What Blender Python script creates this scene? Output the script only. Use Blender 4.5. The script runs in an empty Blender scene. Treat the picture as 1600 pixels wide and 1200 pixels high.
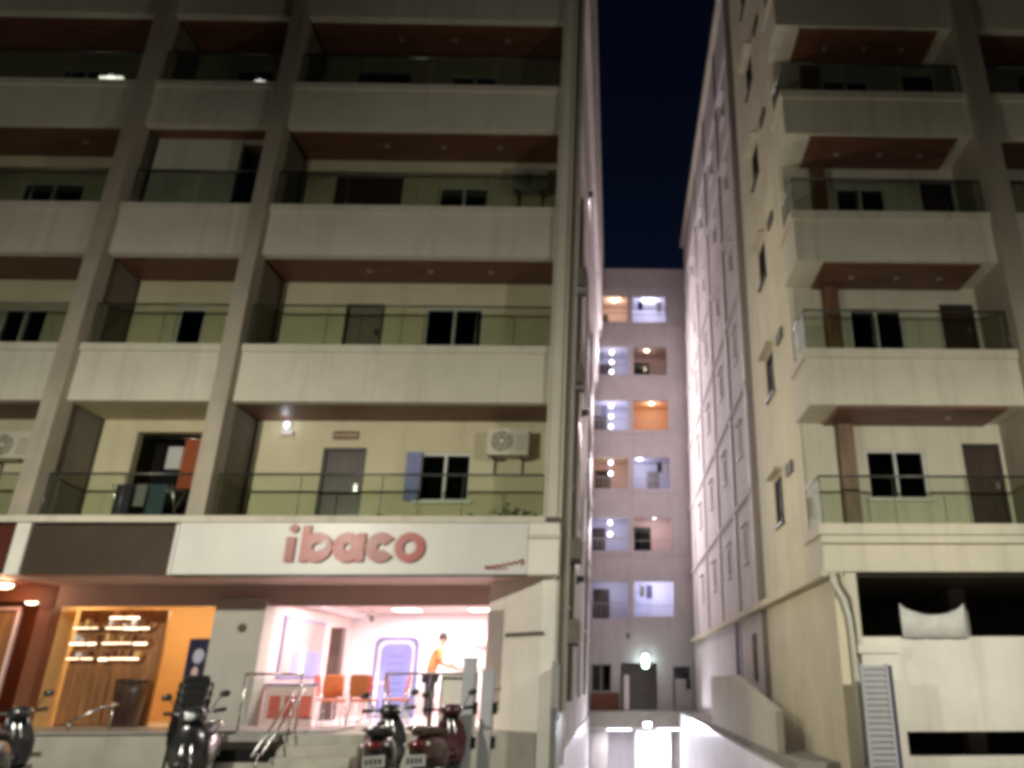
import bpy, bmesh, math, random
from mathutils import Vector, Matrix
random.seed(7)
SC = bpy.context.scene
COL = SC.collection
R = math.radians

# ------------------------------------------------------------------ camera
cam_d = bpy.data.cameras.new('camera')
cam = bpy.data.objects.new('camera', cam_d); COL.objects.link(cam)
cam_d.sensor_width = 36.0
cam_d.lens = 1195.7 / 1600 * 36.0
cam_d.shift_x = -195.3 / 1600
cam_d.clip_start = 0.1; cam_d.clip_end = 3000
_p, _y, _r = R(21.17), R(1.58), R(-0.2)
_fw = Vector((math.sin(_y)*math.cos(_p), math.cos(_y)*math.cos(_p), math.sin(_p)))
_rt = Vector((math.cos(_y), -math.sin(_y), 0)); _up = _rt.cross(_fw)
_R = math.cos(_r)*_rt + math.sin(_r)*_up; _U = -math.sin(_r)*_rt + math.cos(_r)*_up
cam.matrix_world = Matrix(((_R.x, _U.x, -_fw.x, 0), (_R.y, _U.y, -_fw.y, 0), (_R.z, _U.z, -_fw.z, 1.5), (0, 0, 0, 1)))
SC.camera = cam

# ------------------------------------------------------------------ sky, moonlight, exposure
W = bpy.data.worlds.new('World'); SC.world = W; W.use_nodes = True
nt = W.node_tree; nt.nodes.clear()
wo = nt.nodes.new('ShaderNodeOutputWorld'); bg = nt.nodes.new('ShaderNodeBackground')
sky = nt.nodes.new('ShaderNodeTexSky'); sky.sky_type = 'NISHITA'; sky.sun_disc = False
sky.sun_elevation = R(-4.8); sky.sun_rotation = R(0); sky.air_density = 1.0; sky.dust_density = 0.6; sky.ozone_density = 2.2
bg.inputs['Strength'].default_value = 0.38
nt.links.new(sky.outputs[0], bg.inputs['Color']); nt.links.new(bg.outputs[0], wo.inputs['Surface'])
sd = bpy.data.lights.new('sun', 'SUN'); sd.energy = 0.01; sd.angle = R(0.5); sd.color = (1, .8, .6)
so = bpy.data.objects.new('sun', sd); COL.objects.link(so); so.rotation_euler = (R(-94.8), 0, 0)    # the sun has set beyond the end block
vs = SC.view_settings; vs.view_transform = 'Standard'; vs.look = 'None'; vs.exposure = 0.0; vs.gamma = 1.0; vs.use_curve_mapping = False
SC.render.engine = 'CYCLES'
cy = SC.cycles
cy.use_denoising = True; cy.max_bounces = 7; cy.diffuse_bounces = 4; cy.glossy_bounces = 3; cy.transparent_max_bounces = 12
cy.caustics_reflective = False; cy.caustics_refractive = False; cy.sample_clamp_indirect = 4.0
cy.pixel_filter_type = 'BLACKMAN_HARRIS'; cy.filter_width = 4.4

# ------------------------------------------------------------------ materials
M = {}
def _out(m):
    t = m.node_tree; t.nodes.clear()
    o = t.nodes.new('ShaderNodeOutputMaterial'); return t, o
def paint(name, col, rough=.7, var=.14, scale=1.3, bump=.15, bscale=60, metal=0., streak=.0, dirt=(.25, .2, .15), spec=.3, coat=0.):
    m = bpy.data.materials.new(name); m.use_nodes = True; t, o = _out(m); N = t.nodes.new; L = t.links.new
    b = N('ShaderNodeBsdfPrincipled'); L(b.outputs[0], o.inputs[0])
    b.inputs['Roughness'].default_value = rough; b.inputs['Metallic'].default_value = metal
    b.inputs['Specular IOR Level'].default_value = spec; b.inputs['Coat Weight'].default_value = coat
    tc = N('ShaderNodeTexCoord')
    n1 = N('ShaderNodeTexNoise'); n1.inputs['Scale'].default_value = scale; n1.inputs['Detail'].default_value = 6; n1.inputs['Roughness'].default_value = .62
    L(tc.outputs['Object'], n1.inputs['Vector'])
    mr = N('ShaderNodeMapRange'); mr.inputs[1].default_value = .3; mr.inputs[2].default_value = .7; mr.inputs[3].default_value = 1 - var; mr.inputs[4].default_value = 1 + var*.6
    L(n1.outputs['Fac'], mr.inputs[0])
    mx = N('ShaderNodeMix'); mx.data_type = 'RGBA'; mx.blend_type = 'MULTIPLY'; mx.inputs[0].default_value = 1
    mx.inputs[6].default_value = (*col, 1); L(mr.outputs[0], mx.inputs[7]); last = mx.outputs[2]
    if streak > 0:
        mp = N('ShaderNodeMapping'); mp.inputs['Scale'].default_value = (4.2, 4.2, .28); L(tc.outputs['Object'], mp.inputs[0])
        n2 = N('ShaderNodeTexNoise'); n2.inputs['Scale'].default_value = 1; n2.inputs['Detail'].default_value = 5; L(mp.outputs[0], n2.inputs['Vector'])
        r2 = N('ShaderNodeMapRange'); r2.inputs[1].default_value = .52; r2.inputs[2].default_value = .78; r2.inputs[3].default_value = 0; r2.inputs[4].default_value = streak
        L(n2.outputs['Fac'], r2.inputs[0])
        m2 = N('ShaderNodeMix'); m2.data_type = 'RGBA'; L(r2.outputs[0], m2.inputs[0]); L(last, m2.inputs[6]); m2.inputs[7].default_value = (*dirt, 1); last = m2.outputs[2]
    L(last, b.inputs['Base Color'])
    rr = N('ShaderNodeMapRange'); rr.inputs[3].default_value = max(.02, rough - .1); rr.inputs[4].default_value = min(1, rough + .1); L(n1.outputs['Fac'], rr.inputs[0]); L(rr.outputs[0], b.inputs['Roughness'])
    if bump > 0:
        n3 = N('ShaderNodeTexNoise'); n3.inputs['Scale'].default_value = bscale; n3.inputs['Detail'].default_value = 3; L(tc.outputs['Object'], n3.inputs['Vector'])
        bp = N('ShaderNodeBump'); bp.inputs['Strength'].default_value = bump; bp.inputs['Distance'].default_value = .01; L(n3.outputs['Fac'], bp.inputs['Height']); L(bp.outputs[0], b.inputs['Normal'])
    M[name] = m; return m
def woodm(name, col, rough=.45, sc=(3, 18, 18)):
    m = bpy.data.materials.new(name); m.use_nodes = True; t, o = _out(m); N = t.nodes.new; L = t.links.new
    b = N('ShaderNodeBsdfPrincipled'); L(b.outputs[0], o.inputs[0]); b.inputs['Roughness'].default_value = rough
    tc = N('ShaderNodeTexCoord'); mp = N('ShaderNodeMapping'); mp.inputs['Scale'].default_value = sc; L(tc.outputs['Object'], mp.inputs[0])
    n = N('ShaderNodeTexNoise'); n.inputs['Scale'].default_value = 1; n.inputs['Detail'].default_value = 8; n.inputs['Distortion'].default_value = .6; L(mp.outputs[0], n.inputs['Vector'])
    cr = N('ShaderNodeValToRGB'); cr.color_ramp.elements[0].position = .3; cr.color_ramp.elements[1].position = .72
    cr.color_ramp.elements[0].color = tuple(c*.55 for c in col) + (1,); cr.color_ramp.elements[1].color = tuple(min(1, c*1.35) for c in col) + (1,)
    L(n.outputs['Fac'], cr.inputs[0]); L(cr.outputs[0], b.inputs['Base Color'])
    M[name] = m; return m
def emit(name, col, s):
    m = bpy.data.materials.new(name); m.use_nodes = True; t, o = _out(m)
    e = t.nodes.new('ShaderNodeEmission'); e.inputs[0].default_value = (*col, 1); e.inputs[1].default_value = s
    t.links.new(e.outputs[0], o.inputs[0]); M[name] = m; return m
def glass(name, tint, refl=.08, rough=.03):
    m = bpy.data.materials.new(name); m.use_nodes = True; t, o = _out(m); N = t.nodes.new; L = t.links.new
    tr = N('ShaderNodeBsdfTransparent'); tr.inputs[0].default_value = (*tint, 1)
    gl = N('ShaderNodeBsdfGlossy'); gl.inputs['Roughness'].default_value = rough; gl.inputs['Color'].default_value = (.9, .95, .92, 1)
    lw = N('ShaderNodeLayerWeight'); lw.inputs[0].default_value = .35
    mr = N('ShaderNodeMapRange'); mr.inputs[3].default_value = refl; mr.inputs[4].default_value = .5; L(lw.outputs['Fresnel'], mr.inputs[0])
    mx = N('ShaderNodeMixShader'); L(mr.outputs[0], mx.inputs[0]); L(tr.outputs[0], mx.inputs[1]); L(gl.outputs[0], mx.inputs[2]); L(mx.outputs[0], o.inputs[0])
    M[name] = m; return m

paint('cream', (.60, .558, .46), .75, .10, .9, .12, 45, streak=.36, dirt=(.30, .26, .20))
paint('cream_wall', (.60, .54, .36), .75, .12, .8, .12, 45, streak=.2, dirt=(.28, .24, .16))
paint('cream_right', (.64, .592, .475), .75, .10, .9, .12, 45, streak=.34, dirt=(.32, .27, .2))
paint('alley_wall', (.66, .60, .58), .8, .14, .7, .15, 40, streak=.35, dirt=(.25, .22, .2))
paint('alley_yellow', (.68, .62, .46), .8, .14, .7, .15, 40, streak=.3, dirt=(.28, .25, .18))
paint('back_wall', (.50, .465, .475), .8, .12, .6, .12, 40, streak=.3, dirt=(.25, .22, .2))
paint('white_trim', (.72, .66, .65), .6, .08, 1.5, .08, 40, streak=.2)
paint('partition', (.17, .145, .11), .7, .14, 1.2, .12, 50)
paint('brown_column', (.38, .33, .26), .65, .14, 1.2, .12, 50, streak=.25, dirt=(.12, .09, .06))
woodm('wood_soffit', (.15, .062, .036), .5, (1.2, 16, 16))
woodm('wood_trim', (.17, .09, .045), .5, (16, 16, 1.2))
woodm('display_wood', (.28, .13, .05), .45, (14, 14, 1.0))
woodm('dark_door', (.05, .026, .018), .45, (16, 16, 1.2))
paint('grey_door', (.20, .18, .14), .5, .1, 2, .05)
paint('dark_pane', (.006, .012, .011), .06, .2, 2, 0, spec=.5)
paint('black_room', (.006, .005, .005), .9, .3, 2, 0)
paint('frame_white', (.66, .64, .60), .4, .08, 3, .03)
paint('frame_dark', (.05, .045, .04), .45, .1, 3, .03)
paint('steel', (.55, .54, .52), .28, .1, 4, .02, metal=1)
paint('rail_dark', (.12, .12, .11), .35, .1, 4, .02, metal=.7)
glass('rail_glass', (.92, .95, .90), .025)
glass('clear_glass', (.90, .93, .92), .05)
paint('plaster_white', (.78, .745, .67), .7, .1, 1, .1, streak=.2)
paint('pillar_grey', (.46, .44, .40), .7, .1, 1, .1, streak=.2)
paint('sign_white', (.66, .64, .60), .35, .05, 1.2, .02, streak=.1, dirt=(.5, .46, .4))
paint('sign_brown', (.075, .055, .042), .22, .2, 1, .02, spec=.5)
paint('sign_maroon', (.10, .028, .022), .4, .15, 1, .02)
paint('logo_red', (.40, .085, .075), .35, .12, 5, .02)
paint('logo_pink', (.42, .12, .105), .35, .12, 5, .02)
paint('logo_maroon', (.34, .095, .085), .35, .12, 5, .02)
paint('shop_soffit', (.64, .48, .44), .6, .12, 1, .05)
paint('ground_asphalt', (.05, .05, .05), .9, .25, 2, .5, 120)
paint('paving', (.28, .26, .22), .85, .2, 1.5, .3, 50)
paint('concrete', (.40, .38, .33), .85, .2, 1.2, .3, 40, streak=.25, dirt=(.18, .16, .13))
paint('granite', (.30, .29, .27), .35, .2, 9, .03)
paint('rail_metal_grey', (.42, .42, .41), .4, .1, 4, .03, metal=.5)
paint('tile_white', (.80, .78, .78), .2, .05, 1, .02)
paint('shop_pink', (.72, .54, .52), .55, .06, 1, .03)
paint('shop_white', (.82, .80, .80), .5, .04, 1, .02)
paint('shop_red', (.55, .12, .09), .45, .15, 2, .03)
paint('shop_orange', (.72, .47, .20), .55, .08, 1, .03)
paint('shop_darkred', (.20, .075, .042), .5, .15, 1, .04)
paint('purple_frame', (.20, .20, .40), .4, .1, 2, .02)
paint('menu_blue', (.24, .26, .58), .35, .08, 3, .02)
paint('menu_line', (.16, .17, .42), .4, .05, 3, 0)
paint('print_mauve', (.40, .31, .30), .5, .1, 2, 0)
paint('paper', (.78, .76, .74), .6, .05, 3, 0)
paint('navy', (.03, .028, .07), .35, .2, 2, .02)
paint('pale_print', (.55, .56, .72), .4, .25, 9, 0)
paint('black_plastic', (.012, .012, .013), .32, .2, 4, .03, spec=.5)
paint('rubber', (.018, .018, .018), .8, .2, 8, .2, 90)
paint('scooter_black', (.012, .012, .014), .3, .1, 3, 0, spec=.6, coat=.6)
paint('scooter_maroon', (.05, .012, .014), .32, .1, 3, 0, spec=.6, coat=.6)
paint('scooter_grey', (.10, .10, .11), .25, .1, 3, 0, spec=.6, coat=.6)
paint('seat_brown', (.085, .05, .032), .5, .2, 6, .15, 90)
paint('seat_black', (.02, .02, .02), .5, .2, 6, .15, 90)
paint('chrome', (.55, .55, .55), .25, .05, 3, 0, metal=1)
paint('lamp_lens', (.5, .5, .52), .1, .1, 3, 0, spec=.6)
paint('red_lens', (.10, .01, .008), .15, .1, 3, 0, spec=.6)
paint('plate_white', (.30, .30, .285), .5, .08, 6, .02)
paint('ink', (.02, .02, .02), .6, .1, 3, 0)
paint('skin', (.36, .19, .12), .55, .1, 8, .03)
paint('orange_cloth', (.52, .16, .06), .85, .15, 6, .2, 80)
paint('dark_cloth', (.04, .035, .05), .85, .2, 6, .2, 80)
paint('white_cloth', (.62, .61, .58), .85, .12, 5, .2, 60)
paint('blue_cloth', (.30, .32, .52), .85, .15, 5, .2, 60)
paint('grey_cloth', (.20, .20, .19), .85, .12, 5, .2, 60); paint('teal_cloth', (.05, .08, .09), .85, .12, 5, .2, 60); paint('rust_cloth', (.36, .10, .04), .85, .15, 6, .2, 80)
paint('hair_black', (.012, .009, .008), .5, .2, 20, .3, 60)
paint('leaf', (.045, .075, .025), .6, .35, 6, .05)
paint('terracotta', (.30, .13, .07), .8, .2, 4, .2)
paint('ac_cream', (.60, .56, .45), .5, .08, 2, .02)
paint('ac_grey', (.33, .30, .27), .5, .15, 2, .03)
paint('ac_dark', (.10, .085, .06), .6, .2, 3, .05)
paint('pvc', (.60, .58, .52), .45, .1, 2, .02)
paint('pvc_dark', (.16, .14, .11), .5, .15, 2, .02)
paint('pvc_blue', (.16, .18, .28), .45, .1, 2, .02)
paint('gate_grey', (.40, .40, .43), .5, .1, 2, .04)
paint('lamp_post', (.20, .20, .20), .5, .15, 2, .04, metal=.6)
emit('em_warm', (1, .72, .45), 14); emit('em_cool', (.86, .88, 1), 14); emit('em_pink', (1, .86, .84), 6)
emit('em_green', (.72, 1, .90), 9); emit('em_led', (1, .72, .46), 5); emit('em_street', (1, .93, .78), 9); emit('em_tube', (1, .97, .88), 2.2)
emit('em_dot', (.90, .88, 1), 10); emit('em_bulb', (.80, .82, 1), 2.2)

# ------------------------------------------------------------------ mesh helpers
class MB:
    def __init__(s, tf=None): s.v = []; s.f = []; s.tf = tf; s.smooth = []
    def add(s, vs, fs, smooth=False):
        n = len(s.v)
        s.v += [s.tf(*p) if s.tf else tuple(p) for p in vs]
        for f in fs: s.f.append(tuple(i + n for i in f)); s.smooth.append(smooth)
        return s
    def box(s, x0, x1, y0, y1, z0, z1):
        return s.add([(x0,y0,z0),(x1,y0,z0),(x1,y1,z0),(x0,y1,z0),(x0,y0,z1),(x1,y0,z1),(x1,y1,z1),(x0,y1,z1)],
                     [(0,3,2,1),(4,5,6,7),(0,1,5,4),(1,2,6,5),(2,3,7,6),(3,0,4,7)])
    def prism(s, poly, a, b, axis='y'):
        n = len(poly)
        def pt(u, w, k): return (u, k, w) if axis == 'y' else ((k, u, w) if axis == 'x' else (u, w, k))
        vs = [pt(u, w, a) for u, w in poly] + [pt(u, w, b) for u, w in poly]
        fs = [tuple(range(n)), tuple(range(2*n-1, n-1, -1))] + [(i, i+n, (i+1) % n + n, (i+1) % n) for i in range(n)]
        return s.add(vs, fs)
    def tube(s, pts, r, n=8, cap=True):
        pts = [Vector(p) for p in pts]; rs = r if isinstance(r, (list, tuple)) else [r]*len(pts)
        vs = []; fs = []
        prev = None
        for i, p in enumerate(pts):
            d = (pts[min(i+1, len(pts)-1)] - pts[max(i-1, 0)]).normalized()
            if prev is None: a = Vector((0, 0, 1)) if abs(d.z) < .9 else Vector((1, 0, 0))
            else: a = prev
            u = (a - d*a.dot(d)).normalized(); w = d.cross(u); prev = u
            for k in range(n):
                t = 2*math.pi*k/n; vs.append(tuple(p + (u*math.cos(t) + w*math.sin(t))*rs[i]))
        for i in range(len(pts)-1):
            for k in range(n): fs.append((i*n+k, i*n+(k+1) % n, (i+1)*n+(k+1) % n, (i+1)*n+k))
        if cap: fs.append(tuple(range(n-1, -1, -1))); fs.append(tuple((len(pts)-1)*n+k for k in range(n)))
        return s.add(vs, fs, True)
    def lathe(s, prof, c, axis='z', n=20):
        vs = []; fs = []; m = len(prof)
        for k in range(n):
            t = 2*math.pi*k/n; ca, sa = math.cos(t), math.sin(t)
            for r, h in prof:
                if axis == 'z': vs.append((c[0]+r*ca, c[1]+r*sa, c[2]+h))
                elif axis == 'y': vs.append((c[0]+r*ca, c[1]+h, c[2]+r*sa))
                else: vs.append((c[0]+h, c[1]+r*ca, c[2]+r*sa))
        for k in range(n):
            for j in range(m-1): fs.append((k*m+j, k*m+j+1, ((k+1) % n)*m+j+1, ((k+1) % n)*m+j))
        return s.add(vs, fs, True)
    def loft(s, secs, n=14, axis='y'):
        """secs: (pos, cx, cz, half_w, half_h, exponent)"""
        vs = []; fs = []
        for (p, cx, cz, hw, hh, e) in secs:
            for k in range(n):
                t = 2*math.pi*k/n; ca, sa = math.cos(t), math.sin(t)
                u = cx + hw*math.copysign(abs(ca)**(2/e), ca); w = cz + hh*math.copysign(abs(sa)**(2/e), sa)
                vs.append((u, p, w) if axis == 'y' else (u, w, p))
        for i in range(len(secs)-1):
            for k in range(n): fs.append((i*n+k, i*n+(k+1) % n, (i+1)*n+(k+1) % n, (i+1)*n+k))
        fs.append(tuple(range(n-1, -1, -1))); fs.append(tuple((len(secs)-1)*n+k for k in range(n)))
        return s.add(vs, fs, True)
    def ring(s, cx, cz, ro, ri, y0, y1, a0=0, a1=360, n=28):
        full = abs(a1-a0) >= 360; k = n
        ang = [R(a0 + (a1-a0)*i/k) for i in range(k + (0 if full else 1))]
        vs = []
        for a in ang:
            for r in (ro, ri):
                for y in (y0, y1): vs.append((cx + r*math.cos(a), y, cz + r*math.sin(a)))
        fs = []; m = len(ang)
        for i in range(m if full else m-1):
            a, b = i*4, ((i+1) % m)*4
            fs += [(a, b, b+2, a+2), (a+1, a+3, b+3, b+1), (a, a+1, b+1, b), (a+2, b+2, b+3, a+3)]
        if not full: fs += [(0, 2, 3, 1), ((m-1)*4, (m-1)*4+1, (m-1)*4+3, (m-1)*4+2)]
        return s.add(vs, fs)
    def build(s, name, mat, parent=None, kind=None):
        off = Vector((0, 0, 0))
        p = parent
        while p is not None: off += Vector(p.location); p = p.parent
        me = bpy.data.meshes.new(name)
        me.from_pydata([(a-off.x, b-off.y, c-off.z) for a, b, c in s.v], [], s.f); me.update()
        bm = bmesh.new(); bm.from_mesh(me); bmesh.ops.recalc_face_normals(bm, faces=bm.faces); bm.to_mesh(me); bm.free()
        if any(s.smooth):
            me.polygons.foreach_set('use_smooth', [s.smooth[i] for i in range(len(me.polygons))])
        me.materials.append(M[mat] if isinstance(mat, str) else mat)
        o = bpy.data.objects.new(name, me); COL.objects.link(o)
        if parent is not None: o.parent = parent
        if kind: o['kind'] = kind
        return o
def box(name, mat, parent, *b, kind=None): return MB().box(*b).build(name, mat, parent, kind)
def tag(o, label, cat, group=None):
    o['label'] = label; o['category'] = cat
    if group: o['group'] = group
    return o
def thing(name, label, cat, loc=(0, 0, 0), group=None):
    o = bpy.data.objects.new(name, None); COL.objects.link(o); o.location = loc; o.empty_display_size = .2
    return tag(o, label, cat, group)
def copy_tree(o, parent=None):
    c = o.copy(); COL.objects.link(c); c.parent = parent
    for ch in list(o.children): copy_tree(ch, c)
    return c
def light(parent, kind, loc, power, col, size=.1, rot=None, spot=None, blend=.8, sx=None, sy=None):
    d = bpy.data.lights.new('lamp_light', kind); d.energy = power; d.color = col
    if kind == 'AREA':
        d.shape = 'RECTANGLE'; d.size = sx or size; d.size_y = sy or size
    else: d.shadow_soft_size = size
    if spot: d.spot_size = R(spot); d.spot_blend = blend
    o = bpy.data.objects.new('lamp_light', d); COL.objects.link(o)
    off = Vector((0, 0, 0)); p = parent
    while p is not None: off += Vector(p.location); p = p.parent
    o.parent = parent; o.location = Vector(loc) - off
    if rot is not None: o.rotation_euler = rot
    return o
def wall_holes(u0, u1, z0, z1, d0, d1, holes, tf):
    """slab with rectangular openings; holes: (u0,u1,z0,z1)"""
    mb = MB(tf)
    us = sorted({u0, u1, *[h[0] for h in holes], *[h[1] for h in holes]})
    us = [u for u in us if u0 <= u <= u1]
    for a, b in zip(us, us[1:]):
        mid = (a+b)/2
        hs = sorted([(h[2], h[3]) for h in holes if h[0] < mid < h[1]])
        z = z0
        for h0, h1 in hs:
            if h0 > z + 1e-4: mb.box(a, b, d0, d1, z, h0)
            z = max(z, h1)
        if z < z1 - 1e-4: mb.box(a, b, d0, d1, z, z1)
    return mb
def tfY(yw): return lambda u, d, z: (u, yw - d, z)      # wall facing the street
def tfR(xw): return lambda u, d, z: (xw - d, u, z)      # wall facing -X
def tfL(xw): return lambda u, d, z: (xw + d, u, z)      # wall facing +X
def window(parent, tf, u0, u1, z0, z1, n=2, frame='frame_white', pane='dark_pane', fw=.05, dep=-.1, sill=True):
    mb = MB(tf)
    mb.box(u0, u1, dep-.03, dep+.05, z1-fw, z1); mb.box(u0, u1, dep-.03, dep+.05, z0, z0+fw)
    zz0, zz1 = z0+fw, z1-fw
    mb.box(u0, u0+fw, dep-.03, dep+.05, zz0, zz1); mb.box(u1-fw, u1, dep-.03, dep+.05, zz0, zz1)
    w = (u1-u0-fw)/n
    for i in range(1, n): mb.box(u0+i*w, u0+i*w+fw, dep-.03, dep+.05, zz0, zz1)
    o = mb.build('window', frame, parent)
    for i in range(n):
        a = u0+fw+i*w; MB(tf).box(a, a+w-fw, dep-.012, dep, zz0, zz1).build('pane', 'pane_glass', o)
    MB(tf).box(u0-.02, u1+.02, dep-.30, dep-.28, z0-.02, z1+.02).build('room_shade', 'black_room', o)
    c0 = u0+fw; cw = (u1-u0-2*fw)*RW.choice((.0, .25, .4, .55, 1.0)); nn = 18
    if cw > 0:
        if RW.random() < .5 and cw < (u1-u0)*.9: c0 = u1-fw-cw
        vs = []
        for k in range(nn+1):
            q = dep-.16+.02*math.sin(k*1.7); vs += [(c0+cw*k/nn, q, zz0), (c0+cw*k/nn, q, zz1)]
        MB(tf).add(vs, [(2*k, 2*k+2, 2*k+3, 2*k+1) for k in range(nn)], True).build('curtain', RW.choice(('curtain_grey', 'curtain_green', 'curtain_brown')), o)
    if sill: MB(tf).box(u0-.06, u1+.06, .002, .07, z0-.06, z0-.002).build('sill', frame, o)
    return o
RW = random.Random(11)
glass('pane_glass', (.42, .50, .47), .05)
paint('curtain_grey', (.10, .10, .10), .9, .2, 5, .1); paint('curtain_green', (.05, .085, .065), .9, .2, 5, .1); paint('curtain_brown', (.10, .065, .045), .9, .2, 5, .1)
def door(parent, tf, u0, u1, z0, z1, mat='dark_door', frame='frame_dark', dep=-.08):
    mb = MB(tf); f = .06
    mb.box(u0, u0+f, dep-.03, dep+.05, z0, z1); mb.box(u1-f, u1, dep-.03, dep+.05, z0, z1); mb.box(u0+f, u1-f, dep-.03, dep+.05, z1-f, z1)
    lf = MB(tf); lf.box(u0+f, u1-f, dep-.02, dep, z0, z1-f)
    w = u1-u0-2*f; h = z1-f-z0
    for a, b in ((.08, .46), (.54, .94)): lf.box(u0+f+w*.16, u1-f-w*.16, dep, dep+.012, z0+h*a, z0+h*b)
    o = lf.build('door', mat, parent); mb.build('door_frame', frame, o)
    MB(tf).box(u1-f-.12, u1-f-.06, dep, dep+.05, z0+.95, z0+1.1).build('handle', 'steel', o)
    return o
def railing(parent, pts, z0, h=.93, glassm='rail_glass', top='rail_dark'):
    """glass balustrade along pts [(x,y)..]"""
    t = MB().tube([(x, y, z0+h) for x, y in pts], .022, 8).build('railing', top, parent)
    for (xa, ya), (xb, yb) in zip(pts, pts[1:]):
        L = math.hypot(xb-xa, yb-ya); n = max(1, round(L/1.5))
        for i in range(n):
            a, b = i/n, (i+1)/n
            p = [(xa+(xb-xa)*k, ya+(yb-ya)*k) for k in (a, b)]
            dx, dy = (xb-xa)/L*.03, (yb-ya)/L*.03; nx, ny = -(yb-ya)/L*.006, (xb-xa)/L*.006
            q0 = (p[0][0]+dx, p[0][1]+dy); q1 = (p[1][0]-dx, p[1][1]-dy)
            vs = [(q0[0]-nx, q0[1]-ny), (q1[0]-nx, q1[1]-ny), (q1[0]+nx, q1[1]+ny), (q0[0]+nx, q0[1]+ny)]
            MB().prism(vs, z0+.03, z0+h-.025, 'z').build('glass_panel', glassm, t)
            MB().tube([(p[0][0], p[0][1], z0-.02), (p[0][0], p[0][1], z0+h-.01)], .012, 6).build('post', top, t)
    x, y = pts[-1]; MB().tube([(x, y, z0-.02), (x, y, z0+h-.01)], .012, 6).build('post', top, t)
    return t
def downlights(parent, sof, xs, y, z, on=False):
    for x in xs: MB().lathe([(.0, 0), (.05, 0), (.06, -.012), (.06, .001)], (x, y, z), 'z', 12).build('downlight', 'frame_white', sof)

# ------------------------------------------------------------------ setting: ground, road, pavement, ramp
def struct(name, mb, mat): return mb.build(name, mat, None, 'structure')
g = MB()
for b in ((-400, 400, -400, 14.6), (-400, -1.3, 14.6, 600), (3.9, 400, 14.6, 600), (-1.3, 3.9, 44, 600)):
    g.add([(b[0], b[2], -.03), (b[1], b[2], -.03), (b[1], b[3], -.03), (b[0], b[3], -.03)], [(0, 1, 2, 3)])
struct('ground', g, 'concrete')
road = struct('road', MB().add([(-120, -6, 0), (120, -6, 0), (120, 8, 0), (-120, 8, 0)], [(0, 1, 2, 3)]), 'ground_asphalt')
for i in range(-8, 9):
    MB().add([(i*6-1.2, .94, .004), (i*6+1.2, .94, .004), (i*6+1.2, 1.06, .004), (i*6-1.2, 1.06, .004)], [(0, 1, 2, 3)]).build('lane_marking', 'plate_white', road)
kerb = MB()
for i in range(-30, 30): kerb.box(i*1.5+.006, i*1.5+1.494, 8.002, 8.15, -.02, .14)
struct('kerb', kerb, 'concrete')
struct('pavement', MB().box(-60, -1.0, 8.152, 13.99, -.02, .12).box(3.6, 60, 8.152, 13.7, -.02, .12), 'paving')
struct('driveway', MB().add([(-1.0, 8.15, .05), (3.6, 8.15, .05), (3.6, 14.6, .0), (-1.0, 14.6, .0)], [(0, 1, 2, 3)])
       .add([(-1.29, 14.6, .0), (3.0, 14.6, .0), (3.0, 34, -3.2), (-1.29, 34, -3.2)], [(0, 1, 2, 3)]).add([(-1.29, 34, -3.2), (3.9, 34, -3.2), (3.9, 52, -3.2), (-1.29, 52, -3.2)], [(0, 1, 2, 3)]), 'concrete')

# ------------------------------------------------------------------ left apartment building
FT = [4.18, 7.70, 10.95, 14.22, 17.47, 20.72, 23.9]
FB = [3.24, 6.52, 9.75, 13.03, 16.24, 19.5, 22.75]
BAYS = [(-16.0, -10.80), (-10.50, -7.69), (-7.39, -1.33)]
YF, YB = 14.0, 15.2
LB = thing('apartment_building', 'cream apartment block with recessed balconies and brown columns above the white shop sign', 'building', (-8, 16, 0))
TB = tfY(YB)
# openings of the balcony back walls: (bay, floor index, kind, x0, x1, z0, z1)
OPEN = {
 (2, 0): [('d', -5.98, -5.10, 4.10, 5.95), ('w', -4.02, -2.96, 4.85, 5.85)],
 (2, 1): [('g', -5.95, -5.10, 7.55, 9.24), ('w', -4.22, -2.94, 8.20, 9.18)],
 (2, 2): [('d', -6.62, -5.05, 10.85, 12.58), ('w', -4.22, -3.02, 11.40, 12.36)],
 (2, 3): [('d', -6.50, -5.20, 14.1, 15.7), ('w', -4.22, -3.02, 14.7, 15.7)],
 (2, 4): [('w', -4.22, -3.02, 17.9, 19)],
 (1, 0): [('o', -9.78, -8.30, 4.10, 6.27)],
 (1, 1): [('w', -9.55, -8.95, 8.15, 9.12)],
 (1, 3): [('w', -9.55, -8.55, 14.8, 15.8)],
 (0, 0): [('w', -13.6, -12.7, 4.85, 5.85)],
 (0, 1): [('w', -13.3, -12.32, 8.2, 9.08)],
 (0, 2): [('w', -13.8, -12.35, 11.35, 12.34)],
 (0, 3): [('w', -13.8, -12.6, 14.7, 15.7)],
}
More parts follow.
